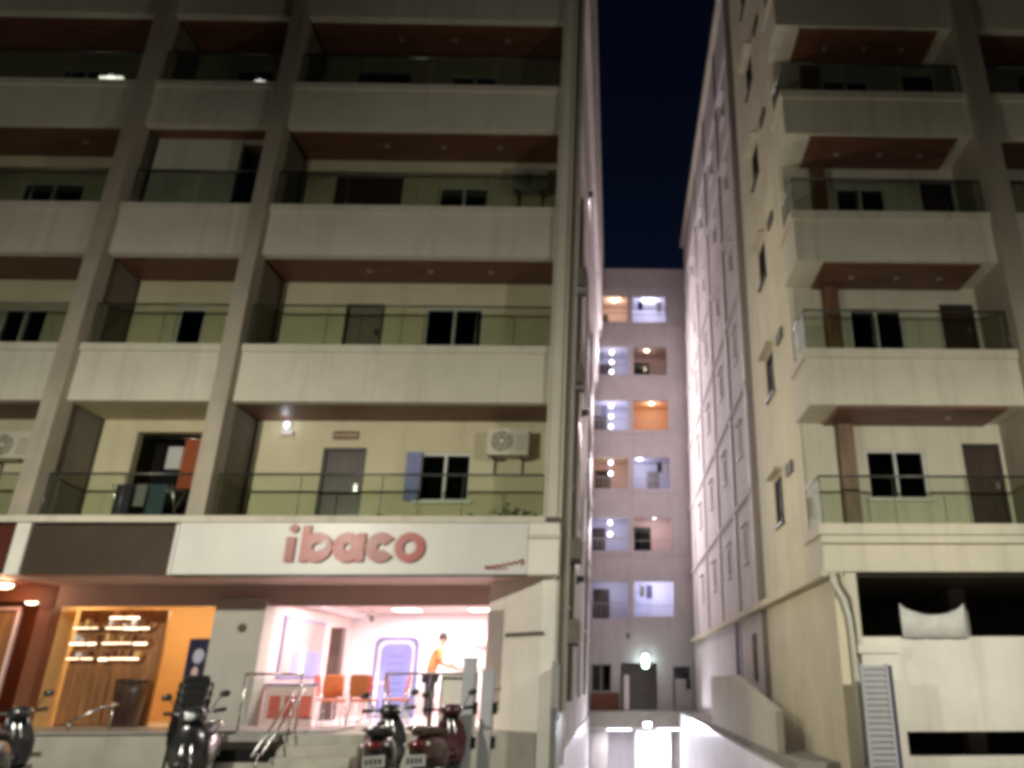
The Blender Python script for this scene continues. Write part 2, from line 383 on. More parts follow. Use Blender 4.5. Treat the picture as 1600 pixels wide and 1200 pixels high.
for bi, (x0, x1) in enumerate(BAYS):
    for k in range(6):
        zt, zb = FT[k], FB[k+1]
        solid = (bi == 1 and k == 2)
        if k > 0:
            box('balcony_band', 'cream', LB, x0, x1, YF, YF+.18, FB[k], zt-.16)
            box('coping', 'cream', LB, x0, x1, YF-.05, YF+.2, zt-.158, zt)
        box('floor_slab', 'cream_wall', LB, x0, x1, YF+.202, YB+.2, zt-.32, zt-.1)
        sof = box('soffit', 'cream_wall' if (bi == 1 and k == 0) else 'wood_soffit', LB, x0+.02, x1-.02, YF+.182, YB-.002, zb-.001, zb+.06)
        hs = OPEN.get((bi, k), [])
        if not solid:
            mbw = wall_holes(x0, x1, zt-.1, zb+.3, -.2, 0, [h[1:] for h in hs], TB)
            mbw.build('wall', 'cream_wall', LB)
            for h in hs:
                if h[0] == 'w': window(LB, TB, *h[1:], n=2 if h[2]-h[1] > .8 else 1, pane='dark_pane')
                elif h[0] == 'd': door(LB, TB, *h[1:])
                elif h[0] == 'g': door(LB, TB, *h[1:], mat='grey_door')
                else:
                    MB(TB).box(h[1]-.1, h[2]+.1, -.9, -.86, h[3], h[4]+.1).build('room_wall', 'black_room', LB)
        if k == 0: pass
        if k in (1, 2, 3, 4) and bi == 2 and True:
            downlights(LB, sof, (-5.35, -4.05, -2.75), 14.65, zb)
        if k == 2 and bi == 0: downlights(LB, sof, (-12.2,), 14.65, zb)
        if not solid:
            if bi == 2:
                railing(LB, [(x0+.02, YF+.1), (x1-.03, YF+.1)], zt)
            else: railing(LB, [(x0+.02, YF+.1), (x1-.02, YF+.1)], zt)
# enclosed bay on the third balcony floor: a flush wall with a tall black opening
wall_holes(-10.44, -7.75, 10.95, 13.03, -.16, 0, [(-8.56, -7.93, 10.97, 13.0)], tfY(14.5)).build('wall', 'cream', LB)
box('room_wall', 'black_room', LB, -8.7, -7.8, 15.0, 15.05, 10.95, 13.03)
railing(LB, [(-10.42, YF+.1), (-7.77, YF+.1)], 10.95)
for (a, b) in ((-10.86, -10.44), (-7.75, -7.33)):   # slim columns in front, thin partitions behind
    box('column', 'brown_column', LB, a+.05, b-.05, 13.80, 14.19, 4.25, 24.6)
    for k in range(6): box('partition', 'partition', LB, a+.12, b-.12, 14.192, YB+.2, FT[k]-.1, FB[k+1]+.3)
    box('column_core', 'cream', LB, a+.002, b-.002, 14.192, 14.30, 4.25, 24.6) if False else None
MB().box(-1.33, -1.0, 13.86, 15.4, 4.26, 24.6).box(-1.25, -1.08, 13.80, 13.858, 4.26, 24.6).build('corner_pilaster', 'cream', LB)
box('ledge', 'cream', LB, -16, -1.28, 13.72, 14.201, 4.142, 4.258)
# core behind the balconies, side wall to the alley, roof parapet
box('core_wall', 'cream_wall', LB, -16, -1.301, 16.2, 39.5, 3.3, 24.6)
side = MB().box(-1.30, -1.28, 15.402, 39.9, -.02, 16.48)
side.build('side_wall', 'alley_wall', LB)
box('side_wall', 'alley_wall', LB, -1.30, -1.06, 15.402, 39.9, 16.482, 19.7)
box('side_wall', 'alley_wall', LB, -1.30, -.88, 15.402, 39.9, 19.702, 24.6)
box('roof_parapet', 'cream', LB, -16, -.86, 13.9, 39.9, 24.602, 25.0)
for k in range(0, 5):
    box('floor_ledge', 'alley_wall', LB, -1.279, -1.22, 20.0, 39.9, FB[k]+.0, FB[k]+.12)
TLs = tfL(-1.28)
for k in range(5):
    for yy in (24.0, 29.0, 34.5):
        z0 = FT[k]+.6
        if z0 < 16: window(LB, TLs, yy, yy+1.2, z0, z0+1.1, 2, 'white_trim', 'dark_pane', dep=.03, sill=True)

# --- ground floor shops of the left building
box('plinth', 'concrete', LB, -10.62, -1.32, 14.0, 21.4, -.02, .70)
box('plinth', 'concrete', LB, -16, -10.64, 14.0, 21.4, -.02, .70)
box('plinth_nosing', 'granite', LB, -10.6, -4.72, 13.95, 15.36, .702, .745)
box('shop_soffit', 'shop_soffit', LB, -10.8, -1.34, 13.99, 15.46, 3.242, 3.30)
box('shop_soffit', 'shop_darkred', LB, -16, -10.82, 13.99, 15.46, 3.242, 3.30)
box('lintel', 'shop_soffit', LB, -10.72, -2.39, 15.464, 15.64, 2.86, 3.9)
box('lintel', 'shop_darkred', LB, -16, -10.74, 15.464, 15.64, 2.95, 3.9)
box('shop_pillar', 'pillar_grey', LB, -7.62, -6.68, 15.35, 15.80, .70, 3.0)
MB().lathe([(0, -.05), (.07, -.05), (.08, 0)], (-7.05, 15.345, 2.45), 'y', 14).build('wall_vent', 'ac_dark', LB)
box('shop_pillar', 'shop_darkred', LB, -11.0, -10.74, 15.45, 15.7, .70, 2.95)
MB().prism([(-2.38, 15.0), (-1.30, 14.02), (-1.02, 14.02), (-1.02, 15.9), (-2.38, 15.9)], .12, 3.238, 'z').build('corner_wall', 'plaster_white', LB)
box('corner_wall', 'plaster_white', LB, -1.56, -1.02, 13.75, 14.0, 3.24, 4.14)
box('moulding', 'cream', LB, -1.55, -1.0, 13.70, 13.748, 3.86, 3.93)
for z in (2.24,):
    MB().prism([(-2.0, 14.61), (-1.28, 13.96), (-1.25, 13.98), (-1.97, 14.64)], z, z+.06, 'z').build('moulding', 'ac_dark', LB)
MB().prism([(-2.385, 14.96), (-2.08, 14.685), (-2.06, 14.70), (-2.37, 14.985)], 1.0, 2.72, 'z').build('wall_panel', 'ac_grey', LB)
# pipes on the corner of the building
for (x, y, m, r) in ((-.96, 13.95, 'pvc_dark', .035), (-.9, 14.3, 'pvc', .045)):
    MB().tube([(x, y, 1.0), (x, y, 24.3)], r, 8).build('drain_pipe', m, LB)
for yy, m in ((18.5, 'pvc'), (21.5, 'pvc_dark'), (22.3, 'pvc'), (27, 'pvc'), (32, 'pvc_dark')):
    MB().tube([(-1.2, yy, 1.0), (-1.2, yy, 16.4)], .055, 8).build('drain_pipe', m, LB)

# right shop interior shell (ice cream parlour)
box('shop_floor', 'tile_white', LB, -6.67, -2.40, 15.5, 21.2, .702, .72)
box('shop_back_wall', 'shop_white', LB, -7.6, -1.4, 20.6, 20.75, .72, 3.2)
box('shop_side_wall', 'shop_pink', LB, -7.6, -6.69, 15.81, 20.6, .72, 3.2)
box('shop_side_wall', 'shop_white', LB, -2.38, -2.25, 15.91, 20.6, .72, 3.2)
box('shop_ceiling', 'shop_pink', LB, -7.6, -2.25, 15.65, 20.6, 3.12, 3.2)
box('ceiling_cove', 'shop_white', LB, -6.68, -6.3, 15.66, 20.59, 2.98, 3.118)
box('partition_post', 'dark_door', LB, -6.32, -6.06, 18.0, 18.25, .72, 2.62)
box('back_dado', 'shop_pink', LB, -6.68, -2.39, 20.5, 20.598, .72, 1.25)
# left shop interior shell
box('shop_floor', 'tile_white', LB, -10.73, -7.63, 15.5, 19.2, .702, .72)
box('shop_back_wall', 'shop_orange', LB, -11.0, -7.62, 18.0, 18.15, .72, 3.2)
box('shop_side_wall', 'shop_orange', LB, -11.0, -10.74, 15.71, 18.0, .72, 3.2)
box('shop_side_wall', 'shop_orange', LB, -7.74, -7.63, 15.81, 18.0, .72, 3.2)
box('shop_ceiling', 'shop_orange', LB, -10.73, -7.75, 15.65, 18.0, 3.12, 3.2)
# far-left shop shell
box('shop_floor', 'tile_white', LB, -16, -11.02, 15.5, 19.2, .702, .72)
box('shop_back_wall', 'shop_darkred', LB, -16, -11.02, 17.5, 17.65, .72, 3.2)
box('shop_ceiling', 'shop_darkred', LB, -16, -11.02, 15.65, 17.5, 3.12, 3.2)
MB().box(-12.5, -12.44, 15.5, 15.56, .72, 2.85).box(-11.42, -11.36, 15.5, 15.56, .72, 2.85).box(-12.44, -11.42, 15.5, 15.56, 2.79, 2.85).build('shopfront_frame', 'shop_pink', LB)
box('shopfront_door', 'display_wood', LB, -12.43, -11.43, 15.56, 15.6, .73, 2.78)
# shop steps: risers of the flight to the parlour
for i in range(4):
    box('step', 'concrete', LB, -5.25, -4.05, 12.75+.31*i, 12.75+.31*(i+1)+.02 if i < 3 else 13.998, .125, .12+.145*(i+1))
box('vent_slot', 'black_room', LB, -6.55, -5.55, 13.985, 13.998, .28, .46)
box('bench_ledge', 'granite', LB, -6.65, -5.5, 13.75, 13.948, .60, .70)
box('plinth_patch', 'ac_dark', LB, -9.6, -9.3, 13.99, 13.999, .38, .45); box('plinth_patch', 'ac_dark', LB, -9.75, -9.4, 13.99, 13.999, .2, .27)

# ------------------------------------------------------------------ right apartment building
RB = thing('apartment_building', 'cream apartment block with wood framed balconies standing on the other side of the alley', 'building', (8, 16, 0))
TRB = tfY(15.2)
for k in range(6):
    zt, zb = FT[k], FB[k+1]
    for (x0, x1, far) in ((3.76, 8.06, 0), (8.56, 15.0, 1)):
        z00 = FB[k]+.08 if k == 0 else FB[k]
        box('balcony_band', 'cream_right', RB, x0, x1, YF, 15.2 if not far else YF+.2, z00, zt-.2)
        box('coping', 'cream_right', RB, x0-(.05 if not far else 0), x1, YF-.06, 15.2 if not far else YF+.22, zt-.198, zt)
        if k == 0: box('coping', 'cream_right', RB, x0-.04, x1, YF-.1, YF-.002, zt-.36, zt-.24)
        if far:
            box('floor_slab', 'cream_right', RB, x0, x1, YF+.222, 15.4, zt-.3, zt-.1)
            box('soffit', 'wood_soffit', RB, x0, x1, YF+.22, 15.19, zb-.001, zb+.05)
            hs = [(10.2, 11.4, zt-.08, zt+1.75)]
            wall_holes(x0, x1, zt-.1, zb+.3, -.2, 0, hs, TRB).build('wall', 'cream_right', RB)
            door(RB, TRB, *hs[0]); railing(RB, [(x0+.02, YF+.1), (x1, YF+.1)], zt)
        else:
            sof = box('soffit', 'wood_soffit', RB, 4.35, 7.72, YF+.08, 15.19, zb-.05, zb-.002)
            downlights(RB, sof, (5.1, 6.1, 7.05) if k else (6.75,), 14.65, zb-.05)
            hs = [(5.15, 6.40, zt+.68 if k == 0 else zt+.4, zt+1.78), (7.2, 8.04, zt-.0, zt+1.92)] if k != 3 else [(5.15, 6.40, zt+.3, zt+1.6), (7.0, 7.8, zt, zt+1.7)]
            if k == 0: hs = [(5.15, 6.40, 4.92, 5.96), (7.2, 8.0, 4.19, 6.10)]
            else: hs = [(5.15, 6.36, zt+.35, zt+1.53), (7.2, 7.98, zt+.01, zt+1.66)]
            wall_holes(3.92, 8.3, zt-.1, zb+.3, -.2, 0, hs, TRB).build('wall', 'cream_right', RB)
            window(RB, TRB, *hs[0], n=2); door(RB, TRB, *hs[1])
            box('wood_post', 'wood_trim', RB, 4.58, 4.90, 15.02, 15.198, zt+.001, zb-.052)
            railing(RB, [(3.84, 15.15), (3.84, YF+.1), (8.04, YF+.1)], zt)
box('column', 'brown_column', RB, 8.062, 8.558, 13.82, 15.4, 4.2, 25.6)
# alley wall of the right building
TR = tfR(3.9)
wins = []
for k in range(6):
    z0 = 4.95 + 3.25*k
    wins.append((17.6, 18.5, z0, z0+1.1))
wall_holes(15.402, 20.5, 3.36, 25.7, -.22, 0, wins, TR).build('alley_wall', 'alley_yellow', RB)
for h in wins:
    w = window(RB, TR, *h, n=2, frame='frame_dark', pane='dark_pane', dep=-.08)
    MB(TR).box(h[0]-.15, h[1]+.15, .002, .2, h[3]+.08, h[3]+.14).build('sunshade', 'alley_yellow', w)
    MB(TR).box(h[0]-1.25, h[0]-.7, .002, .05, h[3]-.25, h[3]+.02).build('vent_grille', 'ac_dark', RB)
box('alley_wall', 'alley_yellow', RB, 3.9, 4.12, 14.0, 20.5, -.02, 3.24)
box('string_course', 'alley_yellow', RB, 3.72, 4.1, 14.03, 39.8, 3.242, 3.40)
box('alley_wall', 'alley_wall', RB, 4.4, 4.6, 20.5, 21.3, -.02, 25.7)       # recessed duct
box('duct_cheek', 'alley_wall', RB, 4.122, 4.4, 20.40, 20.498, 3.42, 25.7)
fw = []
cols = [(22.8, 23.5), (26.3, 27.1), (30.4, 31.2), (34.8, 35.6)]
for k in range(6):
    z0 = 4.8 + 3.25*k
    for a, b in cols: fw.append((a, b, z0, z0+1.0))
wall_holes(21.3, 39.8, 3.42, 25.7, -.22, 0, fw, TR).build('alley_wall', 'alley_wall', RB)
box('alley_wall', 'alley_wall', RB, 3.9, 4.12, 21.3, 39.8, -.02, 3.24)
for h in fw:
    w = window(RB, TR, *h, n=2, frame='white_trim', pane='dark_pane', fw=.07, dep=-.06)
    MB(TR).box(h[0]-.1, h[1]+.1, .002, .12, h[3]+.06, h[3]+.11).build('sunshade', 'white_trim', w)
for k in range(1, 7):
    z = 3.3 + 3.25*k
    MB(TR).box(21.3, 39.8, .002, .09, z, z+.12).build('floor_ledge', 'alley_wall', RB)
for yy in (21.35, 24.6, 28.6, 33.0, 37.6):
    MB(TR).box(yy, yy+.28, .002, .07, 3.42, 25.6).build('pilaster', 'white_trim', RB)
for yy, m in ((20.7, 'pvc_dark'), (20.95, 'pvc'), (21.15, 'pvc_dark')):
    MB().tube([(4.25, yy, .2), (4.25, yy, 25)], .06, 8).build('drain_pipe', m, RB)
MB().tube([(3.82, 25.3, .8), (3.82, 25.3, 3.2)], .05, 8).build('drain_pipe', 'pvc_blue', RB)
MB(TR).box(22.3, 22.7, .002, .05, 1.5, 2.7).build('louvre', 'ac_dark', RB)
box('roof_parapet', 'cream_right', RB, 3.7, 15, 13.9, 39.8, 25.702, 26.1)
box('core_wall', 'cream_right', RB, 4.62, 15, 15.9, 39.8, 3.6, 25.6)
# ground floor front
box('front_pier', 'cream_right', RB, 4.122, 4.32, 14.0, 14.3, .12, 3.3)
box('front_wall', 'plaster_white', RB, 4.322, 15, 14.0, 14.2, .68, 2.2)
box('front_wall', 'plaster_white', RB, 4.322, 15, 14.02, 14.2, .10, .30)
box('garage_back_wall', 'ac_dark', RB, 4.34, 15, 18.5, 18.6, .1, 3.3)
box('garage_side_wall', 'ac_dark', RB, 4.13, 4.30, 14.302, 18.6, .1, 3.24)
for x in (6.8, 9.6): box('garage_pillar', 'ac_grey', RB, x, x+.35, 16.0, 16.35, .1, 3.25)
box('front_pier', 'plaster_white', RB, 4.24, 4.86, 13.86, 13.998, .12, 1.92)
box('pier_cap', 'plaster_white', RB, 4.18, 4.92, 13.82, 14.0, 1.922, 2.06)
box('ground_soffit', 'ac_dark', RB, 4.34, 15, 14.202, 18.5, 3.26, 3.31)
MB().tube([(3.86, 13.93, 3.3), (3.88, 13.93, 3.1), (4.02, 13.93, 2.85), (4.1, 13.93, 2.55), (4.12, 13.93, 2.2), (4.12, 13.93, .2)], .05, 8).build('drain_pipe', 'pvc', RB)
MB().tube([(4.0, 13.96, 3.3), (4.02, 13.96, 3.1), (4.16, 13.96, 2.85), (4.2, 13.96, 2.4), (4.2, 13.96, 2.07)], .02, 6).build('cable', 'pvc_dark', RB)

# ------------------------------------------------------------------ building at the end of the alley
BB = thing('apartment_building', 'pinkish seven storey block closing the end of the alley with lit open bays', 'building', (1, 42, 0))
TBB = tfY(40.0)
rows = []
for i in range(6):
    z0 = 4.49 + 3.27*i; z1 = z0 + 1.72
    rows.append((z0, z1))
holes = []
for i, (z0, z1) in enumerate(rows):
    holes += [(-1.6, .62 if i != 5 else .56, z0 - (.0 if i else .1), z1), (.92 if i < 5 else .86, 2.92 - .03*i, z0, z1)]
wall_holes(-3.5, 5.5, 2.75, 24.15, -.25, 0, holes, TBB).build('wall', 'back_wall', BB)
room = ['room_lilac', 'room_lilac', 'room_lilac', 'room_lilac', 'room_lilac', 'room_lilac']
paint('room_lilac', (.62, .60, .70), .7, .06, 1, .05); paint('room_pink', (.66, .54, .52), .7, .06, 1, .05); paint('room_orange', (.70, .50, .38), .7, .06, 1, .05)
rm_r = ['room_lilac', 'room_pink', 'room_lilac', 'room_orange', 'room_pink', 'room_lilac']
rm_l = ['room_lilac', 'room_lilac', 'room_pink', 'room_lilac', 'room_lilac', 'room_pink']
for i, (z0, z1) in enumerate(rows):
    for j, (xa, xb, m) in enumerate(((-1.7, .68, rm_l[i]), (.80, 3.0, rm_r[i]))):
        box('room_wall', m, BB, xa, xb, 42.3, 42.4, z0-1.2, z1+.35)
        box('room_side', m, BB, xa-.08, xa, 40.25, 42.4, z0-1.2, z1+.35)
        box('room_side', m, BB, xb, xb+.08, 40.25, 42.4, z0-1.2, z1+.35)
        box('room_ceiling', m, BB, xa, xb, 40.25, 42.3, z1+.25, z1+.35)
        box('room_floor', m, BB, xa, xb, 40.25, 42.3, z0-1.2, z0-1.1)
for i, (z0, z1) in enumerate(rows):
    door(BB, tfY(42.3), -1.5 if i % 2 else -1.2, -.6 if i % 2 else -.35, z0-1.1, z1-.15, 'dark_door', dep=.04)
    if i in (0, 1, 2): MB(tfY(42.3)).box(1.1+.3*i, 1.9+.25*i, .002, .03, z0+.25, z1-.2).build('picture_panel', ('pale_print', 'shop_pink', 'ac_grey')[i], BB)
    if i in (1, 4): window(BB, tfY(42.3), .9, 1.9, z0+.1, z1-.1, 2, 'frame_dark', dep=.05, sill=False)
    n_ = 9
    gr = MB().box(-1.59, .6, 40.08, 40.11, z0+.62, z0+.66).build('bay_rail', 'rail_metal_grey', BB)
    for q in range(n_): MB().tube([(-1.45+.24*q, 40.095, z0+.001), (-1.45+.24*q, 40.095, z0+.62)], .014, 5).build('bar', 'rail_metal_grey', gr)
    MB().box(.93, 2.86-.03*i, 40.08, 40.11, z0+.5, z0+.53).build('bay_rail', 'rail_metal_grey', BB)
for i, xs in ((0, (1.2, 1.55)), (2, (2.2, 2.5)), (3, (-1.2, -.9)), (4, (-1.1,)), (5, (1.2, 2.3))):
    z0, z1 = rows[i]
    for q, x in enumerate(xs):
        vs = []; w_ = .26 + .06*(q % 2)
        for k in range(9): vs += [(x+w_*k/8, 40.5+.015*math.sin(k*1.9), z1-.15-.55-.1*(q % 2)), (x+w_*k/8, 40.5+.01*math.sin(k*1.9), z1-.15)]
        lo = MB().add(vs, [(2*k, 2*k+2, 2*k+3, 2*k+1) for k in range(8)], True).build('hanging_cloth', ('white_cloth', 'blue_cloth', 'dark_cloth')[(i+q) % 3])
        tag(lo, f'{("pale", "blue", "dark")[(i+q) % 3]} cloth drying in the {"left" if x < .7 else "right"} bay of lit floor {("one", "two", "three", "four", "five", "six")[i]} of the end block', 'cloth', 'laundry in the end block')
box('roof_band', 'back_wall', BB, -3.5, 5.5, 39.94, 39.998, 22.95, 23.1)
box('core_wall', 'back_wall', BB, -3.5, 5.5, 42.6, 52, -3.2, 24.15)
box('roof_slab', 'back_wall', BB, -3.5, 5.5, 39.9, 52, 24.152, 24.3)
box('podium_slab', 'concrete', BB, -1.28, 3.9, 39.0, 42.6, -.55, .15)
for i in range(1, 6):
    box('floor_band', 'back_wall', BB, -3.5, 5.5, 39.96, 39.998, rows[i][0]-.25, rows[i][0]-.1)
# ground floor of the end building
wall_holes(-1.28, 5.5, .152, 2.748, -.25, -.02, [(-1.2, -.2, 1.0, 2.25), (.25, 2.05, .16, 2.3)], TBB).build('wall', 'back_wall', BB)
window(BB, TBB, -1.2, -.2, 1.0, 2.25, 2, 'ac_grey', 'dark_pane', dep=-.15)
box('dado_panel', 'shop_darkred', BB, -1.2, .2, 40.0, 40.018, .17, .95)
box('entrance_room', 'ac_grey', BB, .2, 2.1, 41.5, 41.6, .16, 2.4)
box('entrance_post', 'white_trim', BB, .42, .66, 39.3, 39.55, .152, 1.75)
box('entrance_side', 'ac_grey', BB, 2.1, 2.15, 40.25, 41.5, .16, 2.4)
# basement below the podium
box('basement_wall', 'tile_white', BB, -1.28, 3.9, 46.0, 46.2, -3.2, -.56)
box('basement_ceiling', 'tile_white', BB, -1.28, 3.9, 39.1, 46.0, -.62, -.552)
box('basement_pillar', 'tile_white', BB, 1.0, 2.7, 41.0, 41.3, -3.2, -.63)
box('basement_pillar', 'ac_grey', BB, 2.9, 3.6, 42.0, 42.3, -3.2, -.63)
box('basement_pillar', 'ac_grey', BB, -1.2, -.35, 41.0, 41.3, -3.2, -.63)

# ramp side walls
rw = MB().add([(3.0, 14.61, -.02), (3.0, 14.61, -3.3), (3.0, 39, -3.3), (3.0, 39, .12), (3.0, 28, .06), (3.0, 21, .01),
               (3.15, 14.61, -.02), (3.15, 14.61, -3.3), (3.15, 39, -3.3), (3.15, 39, .12), (3.15, 28, .06), (3.15, 21, .01)],
              [(0, 1, 2, 3, 4, 5), (6, 11, 10, 9, 8, 7), (0, 5, 11, 6), (5, 4, 10, 11), (4, 3, 9, 10), (0, 6, 7, 1), (3, 2, 8, 9)])
rwt = thing('ramp_wall', 'low white wall running down the basement ramp beside the alley wall', 'wall', (3.0, 17, 0))
rw.build('retaining_wall', 'tile_white', rwt)
MB().prism([(16.6, .0), (27.5, .0), (27.5, 1.62), (22, 1.62), (16.6, .92)], 3.2, 3.36, 'x').build('parapet', 'cream', rwt)
box('ramp_cheek', 'tile_white', rwt, -1.279, -1.2, 14.7, 38.9, -3.3, -.02)
box('kerb_ledge', 'terracotta', rwt, 3.02, 3.19, 17.5, 26, .60, .68) if False else None
struct('alley_walkway', MB().box(3.16, 3.898, 14.61, 39.8, -.3, .16), 'paving')

# ------------------------------------------------------------------ signs
sg = thing('shop_sign', 'long white shop fascia sign with the red rounded letters ibaco', 'sign', (-4.6, 13.9, 3.24))
box('board', 'sign_white', sg, -7.72, -1.57, 13.76, 13.985, 3.24, 4.138)
box('sign_edge', 'frame_dark', sg, -7.72, -1.57, 13.765, 13.98, 3.215, 3.238)
Y0, Y1 = 13.70, 13.758
def letter(mb, mat, label=None): return mb.build('letter', mat, sg)
l = MB(); l.box(-5.80, -5.65, Y0, Y1, 3.45, 3.88); l.ring(-5.70, 4.03, .075, .0001, Y0, Y1, n=16); letter(l, 'logo_maroon')
l = MB(); l.box(-5.54, -5.40, Y0+.004, Y1, 3.45, 4.08); l.ring(-5.26, 3.70, .262, .075, Y0, Y1); letter(l, 'logo_pink')
l = MB(); l.ring(-4.73, 3.70, .262, .06, Y0, Y1); l.box(-4.57, -4.43, Y0+.004, Y1, 3.45, 3.95); letter(l, 'logo_red')
l = MB(); l.ring(-4.15, 3.70, .262, .06, Y0, Y1, 35, 325); letter(l, 'logo_maroon')
l = MB(); l.ring(-3.64, 3.70, .262, .12, Y0, Y1); letter(l, 'logo_red')
MB().prism([(-5.2, 3.74), (-5.1, 3.82), (-5.08, 3.70), (-5.18, 3.64)], Y0-.01, Y0-.001, 'y').build('highlight', 'paper', sg)
pts = [(-2.3 + .62*i/26, 13.748, 3.36 + .10*(i/26)**1.5 + .022*math.sin(i*1.55)) for i in range(27)]
MB().tube(pts, .017, 6).build('tagline_script', 'logo_maroon', sg)
MB().tube([(-2.3, 13.748, 3.33), (-1.9, 13.748, 3.335)], .01, 6).build('tagline_stroke', 'logo_maroon', sg)
MB().tube([(-1.66, 13.748, 3.5), (-1.63, 13.748, 3.44), (-1.67, 13.748, 3.40)], .02, 6).build('tagline_stroke', 'logo_maroon', sg)
s2 = thing('shop_sign', 'dark brown glossy blank fascia panel over the orange shop', 'sign', (-9, 13.9, 3.24))
box('board', 'sign_brown', s2, -10.32, -7.80, 13.80, 13.985, 3.24, 4.10)
box('sign_edge', 'frame_white', s2, -7.80, -7.74, 13.78, 13.985, 3.24, 4.12)
for x in (-9.1, -8.35): box('panel_seam', 'frame_dark', s2, x, x+.015, 13.795, 13.799, 3.25, 4.09)
s3 = thing('shop_sign', 'dark maroon fascia panel cut off at the photo edge', 'sign', (-12, 13.9, 3.24))
box('board', 'sign_maroon', s3, -14, -10.62, 13.80, 13.985, 3.24, 4.10)
box('trim', 'sign_brown', s3, -14, -10.62, 13.78, 13.799, 3.30, 3.36)
box('fascia_post', 'plaster_white', LB, -10.58, -10.335, 13.78, 13.985, 3.24, 4.14)

# ------------------------------------------------------------------ lamps of the place, and some added for their light
def street_lamp(label, x, y, hx, hy, hz, power, spill, tilt, spot):
    t = thing('street_lamp', label, 'street lamp', (x, y, 0), 'street lamps along the road')
    MB().tube([(x, y, .0), (x, y, hz-.6), (x+(hx-x)*.25, y+(hy-y)*.25, hz+.05), (hx, hy, hz+.1)], [.09, .07, .05, .04], 10).build('pole', 'lamp_post', t)
    MB().lathe([(0, 0), (.16, 0), (.16, .25), (.1, .3)], (x, y, 0), 'z', 12).build('base', 'lamp_post', t)
    MB().loft([(hy-.35, hx, hz+.08, .05, .04, 3), (hy-.2, hx, hz+.1, .13, .06, 3), (hy+.25, hx, hz+.1, .14, .06, 3), (hy+.4, hx, hz+.09, .06, .04, 3)]).build('lamp_head', 'lamp_post', t)
    box('lens', 'em_street', t, hx-.1, hx+.1, hy-.15, hy+.25, hz+.015, hz+.04)
    light(t, 'SPOT', (hx, hy+.05, hz-.05), power, LAMPC, .14, (R(tilt), 0, 0), spot, 1.0)
    light(t, 'POINT', (hx, hy+.05, hz-.1), spill, LAMPC, .14)
    return t
LAMPC = (1, .965, .82)
street_lamp('tall street lamp by the road in front of the right hand block', 6.4, 3.6, 6.4, 4.8, 5.7, 2450, 950, 38, 165)
street_lamp('tall street lamp by the road in front of the shops', -8.0, 3.4, -8.0, 4.6, 5.9, 2850, 1200, 40, 165)

def ceiling_lamp(x, y, z, label, mat, col, power, r=.14, grp=None):
    t = thing('ceiling_lamp', label, 'lamp', (x, y, z), grp)
    MB().lathe([(0, 0), (r, 0), (r, -.03), (r*.9, -.04)], (x, y, z), 'z', 14).build('lamp_base', 'frame_white', t)
    MB().lathe([(r*.88, -.04), (r*.8, -.08), (r*.4, -.11), (.001, -.115)], (x, y, z), 'z', 14).build('diffuser', mat, t)
    if power: light(t, 'POINT', (x, y, z-.25), power, col, .1)
    return t
cool, warm, org = (.84, .84, 1), (1, .74, .52), (1, .5, .2)
fl = ['first', 'second', 'third', 'fourth', 'fifth', 'top']
RP = [('em_cool', cool, 75), ('em_cool', (1, .85, .9), 32), ('em_cool', cool, 34), ('em_warm', (1, .64, .40), 34), ('em_warm', (1, .7, .6), 4), ('em_cool', cool, 60)]
RX = [2.1, 2.05, 1.25, 1.95, 1.7, 1.9]
for i, (z0, z1) in enumerate(rows):
    ceiling_lamp(RX[i], 41.0, z1+.24, f'round ceiling lamp in the right bay of the {fl[i]} lit floor of the end block', *RP[i], grp='ceiling lamps of the end block')
LP = [('em_cool', cool, 22), ('em_cool', cool, 30), ('em_warm', warm, 22), ('em_cool', cool, 45), ('em_cool', cool, 28), ('em_warm', warm, 42)]
for i, (z0, z1) in enumerate(rows):
    if i in (0, 5): ceiling_lamp(-.2, 41.0, z1+.24, f'round ceiling lamp in the left bay of the {fl[i]} lit floor of the end block', *LP[i], grp='ceiling lamps of the end block')
    else:
        t = thing('light_string', f'vertical row of small bright lamps in the left bay of the {fl[i]} lit floor', 'lamp', (-.33, 40.4, z0), 'lamp rows of the end block')
        n = {1: 2, 2: 2, 3: 3, 4: 3}[i]
        box('lamp_strip', 'frame_white', t, -.37, -.29, 40.42, 40.45, z1-.12-.62*n+.3, z1-.02)
        for q in range(n):
            MB().lathe([(0.001, -.07), (.08, -.045), (.1, 0), (.08, .03)], (-.33, 40.41, z1-.2-.6*q), 'y', 12).build('bulb', 'em_dot', t)
        light(t, 'POINT', (-.33, 40.9, z1-.5), LP[i][2], LP[i][1], .12)
        light(t, 'SPOT', (-.33, 39.85, z1-.5), 1350, (1, .92, .99), .2, (R(82), 0, R(206)), 140, .8)
t = thing('entrance_lamp', 'greenish white glowing box lamp over the alley end entrance', 'lamp', (1.5, 39.9, 2.0))
box('housing', 'frame_dark', t, 1.28, 1.66, 39.96, 40.01, 2.0, 2.75)
MB().loft([(39.80, 1.47, 2.38, .12, .28, 4), (39.84, 1.47, 2.38, .16, .33, 4), (39.955, 1.47, 2.38, .16, .33, 4)]).build('diffuser', 'em_green', t)
light(t, 'POINT', (1.47, 39.6, 2.38), 22, (.75, 1, .9), .12)
